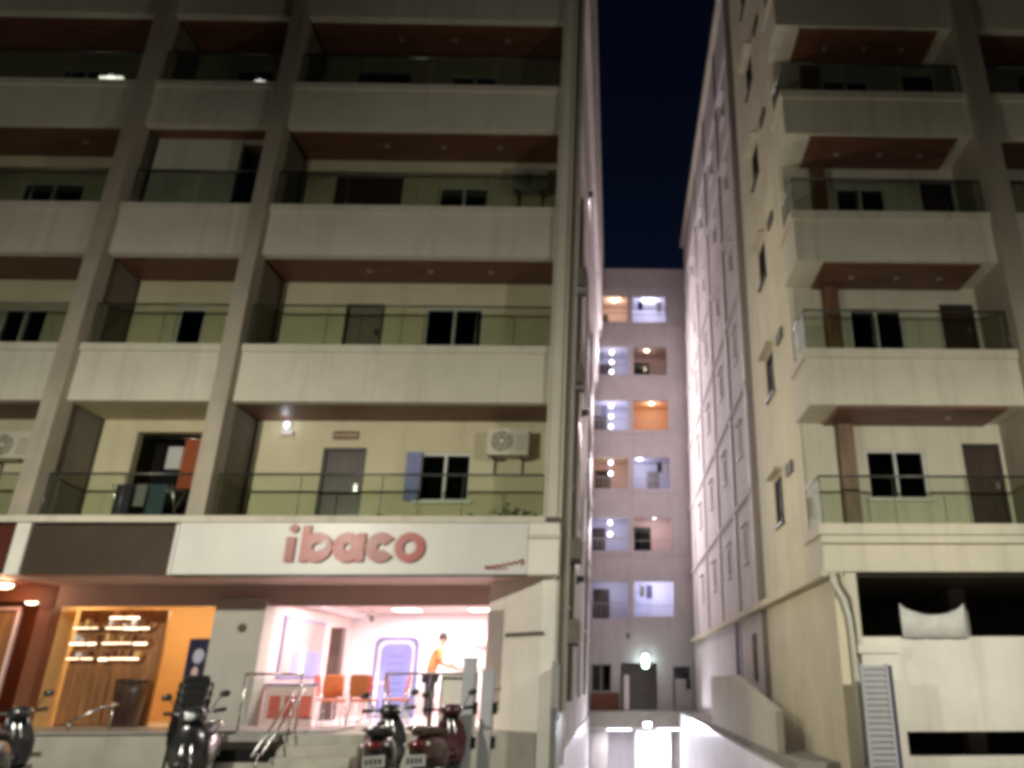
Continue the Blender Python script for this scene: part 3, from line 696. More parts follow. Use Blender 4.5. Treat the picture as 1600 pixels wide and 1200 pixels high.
# basement lamps
for q, (x, y) in enumerate(((.2, 39.9), (2.6, 39.9), (.3, 44.0), (3.2, 44.0))):
    zc = -.66 if y > 39 else -.75
    if y > 39:
        t = thing('basement_lamp', f'strip lamp on the basement ceiling {"behind" if y > 42 else "in front of"} the {"grey" if x > 1 else "white"} pillar', 'lamp', (x, y, zc), 'basement strip lamps')
        box('housing', 'frame_white', t, x-.6, x+.6, y-.05, y+.05, zc, zc+.038)
        box('tube', 'em_cool', t, x-.58, x+.58, y-.025, y+.025, zc-.04, zc-.002)
        light(t, 'AREA', (x, y, zc-.06), 190, (.86, .85, 1), sx=1.2, sy=.3)
t = thing('basement_lamp', 'flood lamp under the podium edge lighting the ramp', 'lamp', (1.5, 38.9, -.5))
box('housing', 'frame_dark', t, 1.3, 1.7, 38.9, 38.99, -.54, -.3)
box('lens', 'em_cool', t, 1.33, 1.67, 38.88, 38.898, -.51, -.33)
light(t, 'SPOT', (1.5, 38.8, -.42), 1000, (.88, .87, 1), .2, (R(72), 0, R(180)), 150, .6)
# flood lamps added on the left block's side wall to brighten the end block
for q, (y, z, pw, lb) in enumerate(((23.0, 17.6, 900, 'uppermost'), (23.0, 9.4, 470, 'middle'), (22.5, 4.2, 270, 'lowest'))):
    t = thing('added_flood_lamp', f'{lb} small added flood lamp bracketed to the alley side of the left block', 'lamp', (-1.2, y, z), 'added flood lamps along the alley')
    MB().tube([(-1.28, y, z-.1), (-1.05, y, z-.1), (-1.02, y, z)], .02, 6).build('bracket', 'frame_dark', t)
    box('housing', 'frame_dark', t, -1.13, -.91, y-.1, y, z-.08, z+.09)
    box('lens', 'em_cool', t, -1.1, -.94, y+.002, y+.012, z-.05, z+.06)
    light(t, 'SPOT', (-1.0, y+.1, z), pw, (1, .85, .90), .1, (R(92), 0, R(-12)), 72, .9)
# yellowish wall lamps added near the alley mouth to brighten the right block's wall
for (y, z, pw, lb) in ((17.2, 5.2, 300, 'lower'), (17.2, 10.6, 200, 'upper')):
    t = thing('added_wall_lamp', f'{lb} added box shaped wall lamp near the alley mouth on the side of the left block', 'lamp', (-1.2, y, z), 'added wall lamps at the alley mouth')
    box('housing', 'frame_dark', t, -1.278, -1.16, y-.14, y+.14, z-.09, z+.1)
    box('lens', 'em_street', t, -1.158, -1.15, y-.1, y+.12, z-.07, z+.06)
    light(t, 'SPOT', (-1.12, y, z), pw, (1, .93, .76), .1, (R(90), 0, R(-90)), 170, .6)
# parlour ceiling panels
for q, (x, y) in enumerate(((-5.6, 16.9), (-3.6, 16.9), (-5.0, 19.2), (-3.2, 19.2))):
    t = thing('ceiling_panel_lamp', f'square ceiling light panel in the {"front" if y < 18 else "rear"} {"left" if x < -4.5 else "right"} of the pink ice cream shop', 'lamp', (x, y, 3.1), 'ceiling panels of the pink shop')
    MB().box(x-.32, x+.32, y-.32, y+.32, 3.09, 3.118).build('frame', 'frame_white', t)
    MB().box(x-.29, x+.29, y-.29, y+.29, 3.08, 3.089).build('panel', 'em_pink', t)
    light(t, 'AREA', (x, y, 3.06), 108, (1, .84, .82), sx=.6, sy=.6)
# orange shop lamps
for q, (x, y) in enumerate(((-9.9, 16.5), (-8.4, 16.5))):
    ceiling_lamp(x, y, 3.11, f'round warm ceiling lamp in the {"left" if x < -9 else "right"} half of the orange shop', 'em_warm', (1, .84, .58), 36, .12, 'orange shop lamps')
ceiling_lamp(-11.35, 14.9, 3.24, 'round pinkish soffit lamp over the dark red shop door', 'em_warm', (1, .5, .3), 16, .16)
ceiling_lamp(-12.0, 16.6, 3.11, 'round ceiling lamp inside the dark red shop', 'em_warm', (1, .45, .2), 18, .14)
# lamps on the upper balconies
def tube_lamp(x, y, z, w, label, pw):
    t = thing('tube_lamp', label, 'lamp', (x, y, z))
    box('housing', 'frame_white', t, x-w/2-.03, x+w/2+.03, y, y+.04, z-.04, z+.06)
    MB().tube([(x-w/2, y-.03, z), (x+w/2, y-.03, z)], .045, 10).build('tube', 'em_tube', t)
    if pw: light(t, 'POINT', (x, y-.2, z), pw, (1, .97, .9), .1)
tube_lamp(-11.7, 14.24, 14.48, .5, 'lit tube lamp behind the top visible railing left of the first brown column', .6)
tube_lamp(-8.3, 14.24, 14.42, .24, 'short lit tube lamp behind the top visible railing between the two brown columns', .6)
t = thing('added_wall_lamp', 'bluish white lamp standing in for a reflected glint in the first floor balcony beside the second brown column', 'lamp', (-6.75, 15.1, 6.2))  # lamp added in place of a bluish glint reflected on the balcony
box('backplate', 'frame_white', t, -6.87, -6.63, 15.12, 15.198, 6.2, 6.3)
MB().loft([(6.32, -6.75, 15.08, .03, .03, 2), (6.38, -6.75, 15.08, .07, .06, 2), (6.46, -6.75, 15.08, .05, .05, 2)], axis='z').build('bulb', 'em_bulb', t)
light(t, 'POINT', (-6.75, 14.9, 6.4), 1.6, (.85, .88, 1), .06)

# ------------------------------------------------------------------ air conditioners
def ac_unit(label, c, body='ac_cream', face='y', grp='outdoor air conditioners', w=.82, h=.55, d=.3, brack='ac_dark'):
    t = thing('air_conditioner', label, 'air conditioner', c, grp)
    x, y, z = c
    tf = (lambda u, dd, zz: (x+u, y-dd, z+zz)) if face == 'y' else (lambda u, dd, zz: (x+dd, y+u, z+zz))
    b = MB(tf).box(-w/2, w/2, .06, .06+d, 0, h).build('casing', body, t)
    def P(r0, r1, dd0, dd1, mat, nm, n=22, cu=-.12):
        vs = []; fs = []
        for i in range(n):
            a = 2*math.pi*i/n
            for r in (r0, r1):
                for q in (dd0, dd1): vs.append((cu + r*math.cos(a), q, h/2 + r*math.sin(a)))
        for i in range(n):
            p, q = i*4, ((i+1) % n)*4
            fs += [(p, q, q+2, p+2), (p+1, p+3, q+3, q+1), (p, p+1, q+1, q), (p+2, q+2, q+3, p+3)]
        return MB(tf).add(vs, fs).build(nm, mat, t)
    P(.215, .001, .055+d, .062+d, brack, 'fan_opening')
    for q, rr_ in enumerate((.225, .185, .145, .105)): P(rr_, rr_-.016, .064+d, .082+d, body, 'fan_ring')
    P(.05, .001, .064+d, .084+d, body, 'fan_hub')
    for q in range(6):
        a_ = q*math.pi/3; c_, s_2 = math.cos(a_), math.sin(a_)
        MB(tf).add([(-.12+.05*c_-.006*s_2, .084+d, h/2+.05*s_2+.006*c_), (-.12+.22*c_-.006*s_2, .084+d, h/2+.22*s_2+.006*c_), (-.12+.22*c_+.006*s_2, .084+d, h/2+.22*s_2-.006*c_), (-.12+.05*c_+.006*s_2, .084+d, h/2+.05*s_2-.006*c_),
                    (-.12+.05*c_, .066+d, h/2+.05*s_2), (-.12+.22*c_, .066+d, h/2+.22*s_2)], [(0, 1, 2, 3), (0, 4, 5, 1), (3, 2, 5, 4)]).build('fan_spoke', body, t)
    for q in range(5): MB(tf).box(.17, w/2-.03, .061+d, .068+d, .1+.07*q, .115+.07*q).build('louvre', brack, t)
    for s_ in (-.28, .28):
        MB(tf).box(s_-.02, s_+.02, .0, .06+d, -.05, -.002).box(s_-.02, s_+.02, .0, .03, -.3, -.052).build('bracket', brack, t)
    return t
ac_unit('cream outdoor air conditioner above the plants on the first floor balcony', (-2.2, 15.2, 5.72))
ac_unit('cream outdoor air conditioner on the balcony wall left of the first brown column', (-12.0, 15.2, 5.6))
ac_unit('grey outdoor air conditioner on the third floor balcony wall near the corner pilaster', (-2.05, 15.2, 12.05), 'ac_grey')
for (z, y, lb) in ((2.35, 20.0, 'lowest'), (4.45, 20.6, 'second lowest'), (9.0, 19.6, 'third'), (12.3, 20.2, 'uppermost')):
    ac_unit(f'{lb} grey outdoor air conditioner on the alley side of the left block', (-1.28, y, z), 'ac_grey', 'x')

# ------------------------------------------------------------------ balcony things
def plant(label, x, y, z, h, n, spread, grp='potted plants on the first floor balcony'):
    t = thing('potted_plant', label, 'plant', (x, y, z), grp)
    MB().lathe([(0, 0), (.08, 0), (.11, .16), (.12, .18), (.10, .18), (.09, .15), (0, .15)], (x, y, z), 'z', 12).build('pot', 'terracotta', t)
    mb = MB()
    for i in range(n):
        a = random.uniform(0, 2*math.pi); r = random.uniform(.1, 1)*spread; zz = z + .17 + random.uniform(.1, 1)*h*(1-.4*r/spread)
        L = random.uniform(.07, .13); w = L*.32
        c = Vector((x, y, zz)) + Vector((math.cos(a), math.sin(a)*.6, 0))*r
        d = Vector((math.cos(a+random.uniform(-.8, .8)), math.sin(a), random.uniform(-.3, .7))).normalized(); s = d.cross(Vector((0, 0, 1))).normalized()
        mb.add([tuple(c), tuple(c+d*L*.5+s*w), tuple(c+d*L), tuple(c+d*L*.5-s*w)], [(0, 1, 2), (0, 2, 3)])
    o = mb.build('foliage', 'leaf', t, 'stuff')
    st = MB()
    for i in range(4):
        a = i*1.6; st.tube([(x, y, z+.12), (x+math.cos(a)*spread*.4, y+math.sin(a)*.05, z+.17+h*.7)], .008, 5)
    st.build('stems', 'leaf', t)
plant('spreading potted plant below the air conditioner on the first floor balcony', -2.05, 14.55, 4.08, .42, 120, .34)
plant('low potted plant beside the corner on the first floor balcony', -1.65, 14.5, 4.08, .26, 70, .2)
plant('small potted plant below the first floor window', -2.75, 14.5, 4.08, .2, 60, .22)
plant('tiny potted plant right of the first floor door', -4.55, 14.6, 4.08, .2, 45, .15)
cl = thing('curtain', 'orange curtain hanging in the dark first floor doorway between the brown columns', 'curtain', (-8.6, 15.5, 4.1))
mb = MB(); n = 30
vs = []
for i in range(n+1):
    u = -8.92 + .6*i/n; d = .035*math.sin(i*1.4)
    vs += [(u, 15.45+d, 5.15), (u, 15.45+d*.6, 6.2)]
mb.add(vs, [(2*i, 2*i+2, 2*i+3, 2*i+1) for i in range(n)], True); cu = mb.build('cloth', 'rust_cloth', cl)
MB().tube([(-9.75, 15.45, 6.21), (-8.32, 15.45, 6.21)], .012, 6).build('curtain_rod', 'steel', cl)
mb = MB(); vs = []
for i in range(n+1):
    u = -9.22 + .3*i/n; d = .03*math.sin(i*1.1)
    vs += [(u, 15.42+d, 5.55), (u, 15.42+d*.6, 6.02)]
mb.add(vs, [(2*i, 2*i+2, 2*i+3, 2*i+1) for i in range(n)], True); cl2 = mb.build('hanging_cloth', 'white_cloth'); tag(cl2, 'pale cloth hanging beside the orange curtain in the dark doorway', 'cloth')
mb = MB(); vs = []
for i in range(n+1):
    u = -4.26 + .3*i/n; d = .03*math.sin(i*1.1)
    vs += [(u, 15.14+d, 4.85), (u, 15.14+d*.6, 5.85)]
mb.add(vs, [(2*i, 2*i+2, 2*i+3, 2*i+1) for i in range(n)], True); cl3 = mb.build('hanging_cloth', 'blue_cloth'); tag(cl3, 'pale blue cloth hanging at the left edge of the first floor window', 'cloth')
pl = thing('name_plate', 'small brown plate fixed above the first floor balcony door', 'plate', (-5.6, 15.19, 6.1))
box('plate', 'wood_trim', pl, -5.82, -5.3, 15.17, 15.197, 6.12, 6.3); box('plate_edge', 'cream_wall', pl, -5.8, -5.32, 15.165, 15.169, 6.2, 6.22)

dr = thing('drying_rack', 'low metal drying rack with dark clothes on the first floor balcony between the brown columns', 'drying rack', (-9.0, 14.6, 4.08))
for x in (-9.5, -8.4):
    for (ya, yb) in ((14.4, 14.9), (14.9, 14.4)): MB().tube([(x, ya, 4.09), (x, yb, 4.98)], .012, 6).build('leg', 'steel', dr)
for y in (14.42, 14.55, 14.75, 14.88): MB().tube([(-9.5, y, 4.97), (-8.4, y, 4.97)], .008, 6).build('bar', 'steel', dr)
for q, (x, w, h, m) in enumerate(((-9.42, .32, .55, 'dark_cloth'), (-9.05, .2, .4, 'grey_cloth'), (-8.8, .32, .6, 'teal_cloth'))):
    vs = []
    for k in range(11): vs += [(x+w*k/10, 14.41+.012*math.sin(k*1.7), 4.97-h), (x+w*k/10, 14.41, 4.985)]
    c_ = MB().add(vs, [(2*k, 2*k+2, 2*k+3, 2*k+1) for k in range(10)], True).build('hanging_cloth', m)
    tag(c_, f'{("black", "grey", "dark teal")[q]} cloth on the drying rack of the first floor balcony', 'cloth', 'clothes on the drying rack')

# ------------------------------------------------------------------ parlour furniture
def chair(label, x, y, z, rot, seatm, grp, back=.42, arms=False, legs='chrome'):
    t = thing('chair', label, 'chair', (x, y, z), grp)
    def X(mb): return mb
    w = .21
    MB().loft([(y-.2, x, z+.44, .19, .018, 4), (y-.1, x, z+.435, .21, .02, 4), (y+.18, x, z+.44, .205, .02, 4)]).build('seat', seatm, t)
    MB().loft([(z+.5, x, y+.2, .17, .015, 4), (z+.62, x, y+.225, .2, .016, 4), (z+.45+back, x, y+.26, .19, .015, 4), (z+.48+back, x, y+.265, .15, .01, 4)], axis='z').build('backrest', seatm, t)
    for sx in (-1, 1):
        MB().tube([(x+sx*.18, y-.17, z+.43), (x+sx*.21, y-.2, z)], .014, 6).build('leg', legs, t)
        MB().tube([(x+sx*.18, y+.24, z+.6), (x+sx*.18, y+.17, z+.43), (x+sx*.21, y+.22, z)], .014, 6).build('leg', legs, t)
        if arms: MB().tube([(x+sx*.21, y+.22, z+.66), (x+sx*.235, y+.02, z+.66), (x+sx*.235, y-.16, z+.64), (x+sx*.21, y-.18, z+.44)], .02, 6).build('armrest', seatm, t)
    t.rotation_euler = (0, 0, rot); return t
for (x, y, r, lb) in ((-5.75, 16.7, 2.2, 'red chair nearest the brown post in the pink shop'), (-5.0, 16.5, 3.3, 'red chair by the front rail of the pink shop, middle of three'), (-4.5, 17.0, -1.2, 'red chair nearest the steel counter in the pink shop')):
    chair(lb, x, y, .72, r, 'shop_red', 'red parlour chairs')
for (x, y, r, lb) in ((-5.35, 15.9, .5, 'orange chair closest to the shop steps'), (-4.75, 15.8, 2.9, 'orange chair right above the shop steps'), (-4.2, 16.2, 1.9, 'orange chair right of the table near the dark rail post')):
    chair(lb, x, y, .72, r, 'orange_cloth', 'orange parlour chairs')
lw = thing('low_partition', 'pink panelled half height partition behind the left part of the guard rail', 'partition', (-6.0, 15.9, .72))
box('panel', 'shop_pink', lw, -6.64, -5.72, 15.85, 15.95, .722, 1.42)
box('top_rail', 'purple_frame', lw, -6.66, -5.70, 15.83, 15.97, 1.422, 1.47)
for q in range(3): box('inset', 'shop_red', lw, -6.55+.29*q, -6.33+.29*q, 15.842, 15.849, .85, 1.25)
tb = thing('table', 'small round table with a pale top between the red chairs', 'table', (-5.2, 17.3, .72))
MB().lathe([(0, .72), (.36, .72), (.37, .74), (.36, .755), (0, .755)], (-5.2, 17.3, .72), 'z', 24).build('tabletop', 'shop_pink', tb)
MB().lathe([(.03, .03), (.03, .72)], (-5.2, 17.3, .72), 'z', 10).build('pedestal', 'chrome', tb)
MB().lathe([(0, 0), (.22, 0), (.22, .02), (.03, .04)], (-5.2, 17.3, .72), 'z', 18).build('base', 'chrome', tb)
ct = thing('counter', 'white serving counter behind the person in the pink shop', 'counter', (-3.0, 18.4, .72))
box('cabinet', 'shop_white', ct, -3.55, -2.42, 18.2, 18.9, .722, 1.78)
box('countertop', 'tile_white', ct, -3.6, -2.40, 18.12, 18.95, 1.782, 1.83)
box('glass_guard', 'clear_glass', ct, -3.5, -2.44, 18.15, 18.165, 1.832, 2.1)
box('kick_panel', 'shop_pink', ct, -3.5, -2.45, 18.18, 18.199, .73, .9)
mn = thing('menu_board', 'arched blue menu board with dark lines on the back wall of the pink shop', 'menu board', (-5.1, 19.0, .72))
def arch(w, h, z0, c, n=10, r=.18):
    p = [(c-w/2, z0), (c+w/2, z0)]
    for k in range(n+1):
        a = math.pi/2*k/n; p.append((c+w/2-r+r*math.cos(a), z0+h-r+r*math.sin(a)))
    for k in range(n+1):
        a = math.pi/2 + math.pi/2*k/n; p.append((c-w/2+r+r*math.cos(a), z0+h-r+r*math.sin(a)))
    return p
MB().prism(arch(1.02, 1.75, .72, -5.1), 19.02, 19.12, 'y').build('frame', 'purple_frame', mn)
MB().prism(arch(.84, 1.6, .78, -5.1), 18.99, 19.019, 'y').build('inner_border', 'shop_white', mn)
MB().prism(arch(.72, 1.5, .82, -5.08), 18.96, 18.989, 'y').build('panel', 'menu_blue', mn)
for q, (a, b) in enumerate(((2.02, .34), (1.86, .4), (1.72, .38), (1.58, .42), (1.44, .36), (1.30, .4))):
    box('menu_line', 'menu_line', mn, -5.08-b/2, -5.08+b/2, 18.952, 18.959, a, a+.03)
pf = thing('poster', 'large pale framed poster on the left wall of the pink shop', 'poster', (-6.6, 17.2, 1.6))
MB().prism([(16.3, 1.55), (18.6, 1.55), (18.6, 2.75), (16.3, 2.75)], -6.685, -6.66, 'x').build('frame', 'purple_frame', pf)
MB().prism([(16.36, 1.6), (18.54, 1.6), (18.54, 2.7), (16.36, 2.7)], -6.659, -6.652, 'x').build('print', 'print_mauve', pf)
MB().prism([(16.9, 1.62), (18.4, 1.62), (18.4, 2.1), (16.9, 2.1)], -6.651, -6.646, 'x').build('print_patch', 'menu_blue', pf)
MB().prism([(17.3, 1.62), (17.5, 1.62), (17.5, 2.2), (17.3, 2.2)], -6.645, -6.64, 'x').build('print_stripe', 'paper', pf)
pb = thing('price_list', 'white price sheets beside the blue menu board', 'poster', (-6.0, 20.4, 1.4))
box('sheet', 'paper', pb, -6.35, -5.75, 20.57, 20.597, 1.30, 2.55)
for q in range(7): box('text_line', 'pale_print', pb, -6.22, -5.95 + .1*(q % 2), 20.56, 20.569, 1.42+.16*q, 1.46+.16*q)
wa = thing('air_conditioner', 'white split air conditioner above the counter of the pink shop', 'air conditioner', (-3.0, 20.4, 2.3), 'indoor air conditioner')
MB().loft([(-3.62, 20.45, 2.5, .13, .13, 4), (-3.6, 20.45, 2.5, .14, .15, 4), (-2.6, 20.45, 2.5, .14, .15, 4), (-2.58, 20.45, 2.5, .13, .13, 4)], n=16).build('casing', 'shop_pink', wa) if False else box('casing', 'shop_pink', wa, -3.6, -2.55, 20.33, 20.597, 2.33, 2.66)
box('outlet', 'ac_grey', wa, -3.5, -2.65, 20.322, 20.329, 2.36, 2.42)
cc = thing('security_camera', 'small dark security camera under the pink shop ceiling', 'camera', (-6.0, 19.5, 3.0))
MB().lathe([(0, .12), (.05, .12), (.06, .05), (.05, 0), (0, -.03)], (-5.9, 19.5, 2.86), 'z', 12).build('dome', 'ac_dark', cc); box('mount', 'frame_white', cc, -5.94, -5.86, 19.46, 19.54, 2.98, 3.118)

# person at the counter
def skin_mesh(name, mat, parent, joints, edges, rad, off, root=0, lv=2):
    me = bpy.data.meshes.new(name); me.from_pydata([tuple(Vector(j) for j in [jj])[0] for jj in joints], edges, []); me.update()
    o = bpy.data.objects.new(name, me); COL.objects.link(o); o.parent = parent
    sk = o.modifiers.new('skin', 'SKIN'); sk.use_smooth_shade = True
    if not me.skin_vertices: 
        bm = bmesh.new(); bm.from_mesh(me); bm.verts.layers.skin.verify(); bm.to_mesh(me); bm.free()
    for i, v in enumerate(me.skin_vertices[0].data):
        r = rad[i]; v.radius = r if isinstance(r, tuple) else (r, r); v.use_root = (i == root)
    s2_ = o.modifiers.new('sub', 'SUBSURF'); s2_.levels = lv; s2_.render_levels = lv
    me.materials.append(M[mat]); return o
pe = thing('person', 'person in an orange shirt leaning towards the counter with arms reaching forward', 'person', (-3.95, 17.6, .722))
J = [(0,0,.92),(0,-.03,1.1),(0,-.08,1.27),(0,-.14,1.41),(0,-.17,1.49),(0,-.21,1.575),(0,-.225,1.69),
     (.17,-.13,1.39),(.24,-.16,1.15),(.19,-.38,1.10),(.17,-.46,1.12),(-.17,-.13,1.39),(-.25,-.15,1.15),(-.19,-.36,1.04),(-.16,-.44,1.05),
     (.09,0,.86),(.1,.0,.48),(.1,.02,.08),(.1,-.12,.03),(-.09,0,.86),(-.1,-.04,.48),(-.1,0.04,.08),(-.1,-.10,.03)]
Ed = [(0,1),(1,2),(2,3),(3,4),(4,5),(5,6),(3,7),(7,8),(8,9),(9,10),(3,11),(11,12),(12,13),(13,14),(0,15),(15,16),(16,17),(17,18),(0,19),(19,20),(20,21),(21,22)]
Rd = [(.15,.1),(.13,.09),(.15,.1),(.12,.08),.052,.085,.075,.06,.045,.035,.032,.06,.045,.035,.032,.085,.06,.042,.035,.085,.06,.042,.035]
body_ = skin_mesh('body', 'skin', pe, J, Ed, Rd, 0)
sh = [0,1,2,3,7,8,11,12]; mp_ = {j: i for i, j in enumerate(sh)}
skin_mesh('shirt', 'orange_cloth', pe, [J[j] for j in sh], [(mp_[a], mp_[b]) for a, b in Ed if a in mp_ and b in mp_], [(.175,.13),(.16,.12),(.175,.13),(.13,.095),.078,.066,.078,.066], 0)
tr = [0,15,16,17,19,20,21]; mp_ = {j: i for i, j in enumerate(tr)}
skin_mesh('trousers', 'dark_cloth', pe, [J[j] for j in tr], [(mp_[a], mp_[b]) for a, b in Ed if a in mp_ and b in mp_], [(.165,.12),.105,.078,.06,.105,.078,.06], 0)
mb = MB(); mb.lathe([(.0001, .135), (.05, .125), (.085, .085), (.097, .03), (.094, -.02), (.08, -.03)], (0, 0, 0), 'z', 16)
hr = mb.build('hair', 'hair_black', pe); hr.location = (0, -.205, 1.645)
for s_ in (-1, 1):
    for q in range(5):
        b0 = Vector(J[10 if s_ > 0 else 14]) + Vector((.0, 0, .018 - .012*q)); d = Vector((-.12*s_, -1, -.15))
        d.normalize(); L = (.055, .08, .085, .08, .065)[q]
        tp = b0 + d*L + Vector((0, 0, -.02)); md = b0 + d*L*.55
        b0 = b0 + Vector((.022*(q-2), 0, 0)); md = md + Vector((.026*(q-2), 0, 0)); tp = tp + Vector((.028*(q-2), 0, 0))
        if q == 0: md += Vector((-.03*s_, .02, .0)); tp += Vector((-.04*s_, .03, .01))
        me_ = MB(); me_.tube([tuple(b0), tuple(md), tuple(tp)], [.010, .009, .007], 6)
        f_ = me_.build('finger', 'skin', pe); f_.location = (0, 0, 0)
        # vertices were given relative to the person; undo the offset
        for v in f_.data.vertices: v.co += Vector(pe.location)
for v in hr.data.vertices: v.co += Vector(pe.location)
for s_ in (-1, 1):
    e_ = MB().loft([(-.02, s_*.084, 0, .006, .018, 2), (0, s_*.092, 0, .01, .03, 2), (.02, s_*.086, 0, .006, .02, 2)], 10).build('ear', 'skin', pe); e_.location = (0, -.205, 1.615)
    for v in e_.data.vertices: v.co += Vector(pe.location)
    y_ = MB().lathe([(.001, -.006), (.010, -.003), (.012, .004)], (s_*.032, 0, 0), 'y', 8).build('eye', 'hair_black', pe); y_.location = (0, -.298, 1.635)
    for v in y_.data.vertices: v.co += Vector(pe.location)
n_ = MB().loft([(-.03, 0, -.012, .008, .008, 2), (-.012, 0, -.004, .014, .016, 2), (.01, 0, .01, .012, .026, 2)], 8).build('nose', 'skin', pe); n_.location = (0, -.292, 1.61)
for v in n_.data.vertices: v.co += Vector(pe.location)
m_ = MB().box(-.022, .022, -.004, .004, -.003, .003).build('mouth', 'shop_darkred', pe); m_.location = (0, -.288, 1.57)
for v in m_.data.vertices: v.co += Vector(pe.location)
# one mesh for the whole body: skin surface, fingers and face joined
bpy.context.view_layer.update()
dg = bpy.context.evaluated_depsgraph_get()
full = bpy.data.meshes.new_from_object(body_.evaluated_get(dg))
full.materials.clear()
for m in ('skin', 'hair_black', 'shop_darkred'): full.materials.append(M[m])
bm = bmesh.new(); bm.from_mesh(full)
for o_ in [c for c in pe.children if c.name.split('.')[0] in ('finger', 'ear', 'eye', 'nose', 'mouth')]:
    mi = {'eye': 1, 'mouth': 2}.get(o_.name.split('.')[0], 0); k0 = len(bm.faces); v0 = len(bm.verts)
    bm.from_mesh(o_.data); bm.verts.ensure_lookup_table(); bm.faces.ensure_lookup_table()
    for v in bm.verts[v0:]: v.co += o_.location
    for f in bm.faces[k0:]: f.material_index = mi; f.smooth = True
    bpy.data.objects.remove(o_, do_unlink=True)
bm.to_mesh(full); bm.free(); body_.modifiers.clear(); body_.data = full
pe.rotation_euler = (0, 0, R(112))

# ------------------------------------------------------------------ orange shop contents
RS = random.Random(5)
sh_ = thing('display_shelf', 'brown wooden display wall with glowing shelf strips in the orange shop', 'shelf', (-9.4, 16.4, .72))
box('back_panel', 'display_wood', sh_, -10.62, -8.9, 16.1, 16.2, .722, 2.84)
for i, z in enumerate((2.66, 2.46, 2.18, 1.90)):
    for a, b in (((-10.55, -10.02), (-9.94, -9.05 - .1*(i == 3))) if i else ((-9.9, -9.3),)):
        s_ = box('shelf', 'display_wood', sh_, a, b, 15.88, 16.098, z+.03, z+.055)
        u = a+.02
        while u < b-.06:
            w_ = min(RS.uniform(.10, .34), b-.02-u); hh = RS.uniform(.012, .04)
            MB().box(u, u+w_, 15.86, 15.878, z+.028-hh, z+.03).build('light_strip', 'em_led', s_); u += w_ + RS.uniform(.0, .05)
        u = a+.03
        while u < b-.1:
            w_ = RS.uniform(.05, .12); MB().box(u, u+w_, 15.92, 16.05, z+.057, z+.057+RS.uniform(.05, .14)).build('shelf_box', RS.choice(('paper', 'shop_orange', 'shop_darkred', 'display_wood')), s_); u += w_ + RS.uniform(.02, .09)
box('cupboard_door', 'display_wood', sh_, -10.58, -9.76, 16.06, 16.098, .76, 1.65); box('cupboard_door', 'display_wood', sh_, -9.72, -8.94, 16.06, 16.098, .76, 1.65)
po = thing('poster', 'dark blue poster with a pale figure on the orange shop side', 'poster', (-8.1, 15.9, 1.5))
box('board', 'navy', po, -8.22, -7.76, 15.80, 15.84, 1.35, 2.28)
MB().loft([(15.79, -8.0, 1.95, .08, .1, 2), (15.799, -8.0, 1.95, .12, .15, 2)], n=18).build('print_figure', 'pale_print', po)
MB().loft([(15.79, -8.02, 1.66, .05, .08, 2), (15.799, -8.02, 1.66, .07, .12, 2)], n=18).build('print_figure', 'shop_pink', po)
hrail = thing('hand_rail', 'short sloping steel hand rail at the orange shop doorstep', 'rail', (-8.9, 14.6, .75))
MB().tube([(-9.1, 14.1, .86), (-8.72, 14.4, 1.12), (-8.6, 14.6, 1.15)], .022, 8).build('rail', 'steel', hrail)
MB().tube([(-9.06, 14.13, .745), (-9.06, 14.13, .89)], .018, 8).build('post', 'steel', hrail); MB().tube([(-8.64, 14.53, .745), (-8.64, 14.53, 1.14)], .018, 8).build('post', 'steel', hrail)
bag = thing('storage_bin', 'dark brown bin standing before the shelf in the orange shop', 'bin', (-9.1, 15.75, .72))
MB().loft([(.722, -9.1, 15.75, .2, .18, 4), (1.3, -9.1, 15.75, .25, .2, 4), (1.5, -9.1, 15.75, .26, .21, 4)], axis='z').build('body', 'dark_door', bag)
MB().loft([(1.502, -9.1, 15.75, .27, .22, 4), (1.56, -9.1, 15.75, .25, .2, 4)], axis='z').build('lid', 'dark_door', bag)

# stacked black plastic chairs on the plinth
for i in range(7):
    c = chair(f'black plastic armchair, {["lowest", "second", "third", "fourth", "fifth", "sixth", "topmost"][i]} of the stack beside the white shop pillar', -6.72 + .014*i, 13.3 - .014*i, .125 + .115*i, R(205), 'black_plastic', 'stack of black plastic chairs', .3, True, 'black_plastic')

# front rail of the parlour
fr = thing('guard_rail', 'long steel guard rail with glass along the front of the pink shop', 'railing', (-4.6, 14.2, .745))
MB().tube([(-6.3, 14.12, 1.62), (-5.32, 14.12, 1.62)], .022, 8).build('rail', 'steel', fr); MB().tube([(-3.95, 14.12, 1.62), (-2.35, 14.12, 1.62)], .022, 8).build('rail', 'rail_dark', fr)
for x in (-6.28, -5.34, -3.92, -3.12): MB().tube([(x, 14.12, .74 if x < -4.7 else .70), (x, 14.12, 1.61)], .02 if x != -3.12 else .04, 8).build('post', 'steel' if x != -3.12 else 'rail_dark', fr)
for a, b in ((-6.24, -5.38), (-3.88, -3.18)): box('glass_panel', 'clear_glass', fr, a, b, 14.115, 14.125, .82, 1.56)
st = thing('hand_rail', 'pair of slanted steel hand rails beside the shop steps', 'rail', (-5.3, 13.2, .12))
for dx in (0, .14): MB().tube([(-5.42+dx, 12.8, .45+dx*.2), (-5.36+dx, 13.95, 1.35+dx*.2), (-5.36+dx, 14.05, 1.35+dx*.2)], .018, 8).build('rail', 'steel', st)
for (yy, zz) in ((12.85, .49), (13.9, 1.31)): MB().tube([(-5.36, yy, .13 if yy < 13.5 else .57), (-5.36, yy, zz)], .016, 8).build('post', 'steel', st)
kb = thing('kiosk_panel', 'white panel cabinet standing behind the guard rail by the gate posts', 'cabinet', (-2.8, 14.4, .7))
box('cabinet', 'plaster_white', kb, -3.02, -2.42, 14.3, 14.6, .70, 1.60)
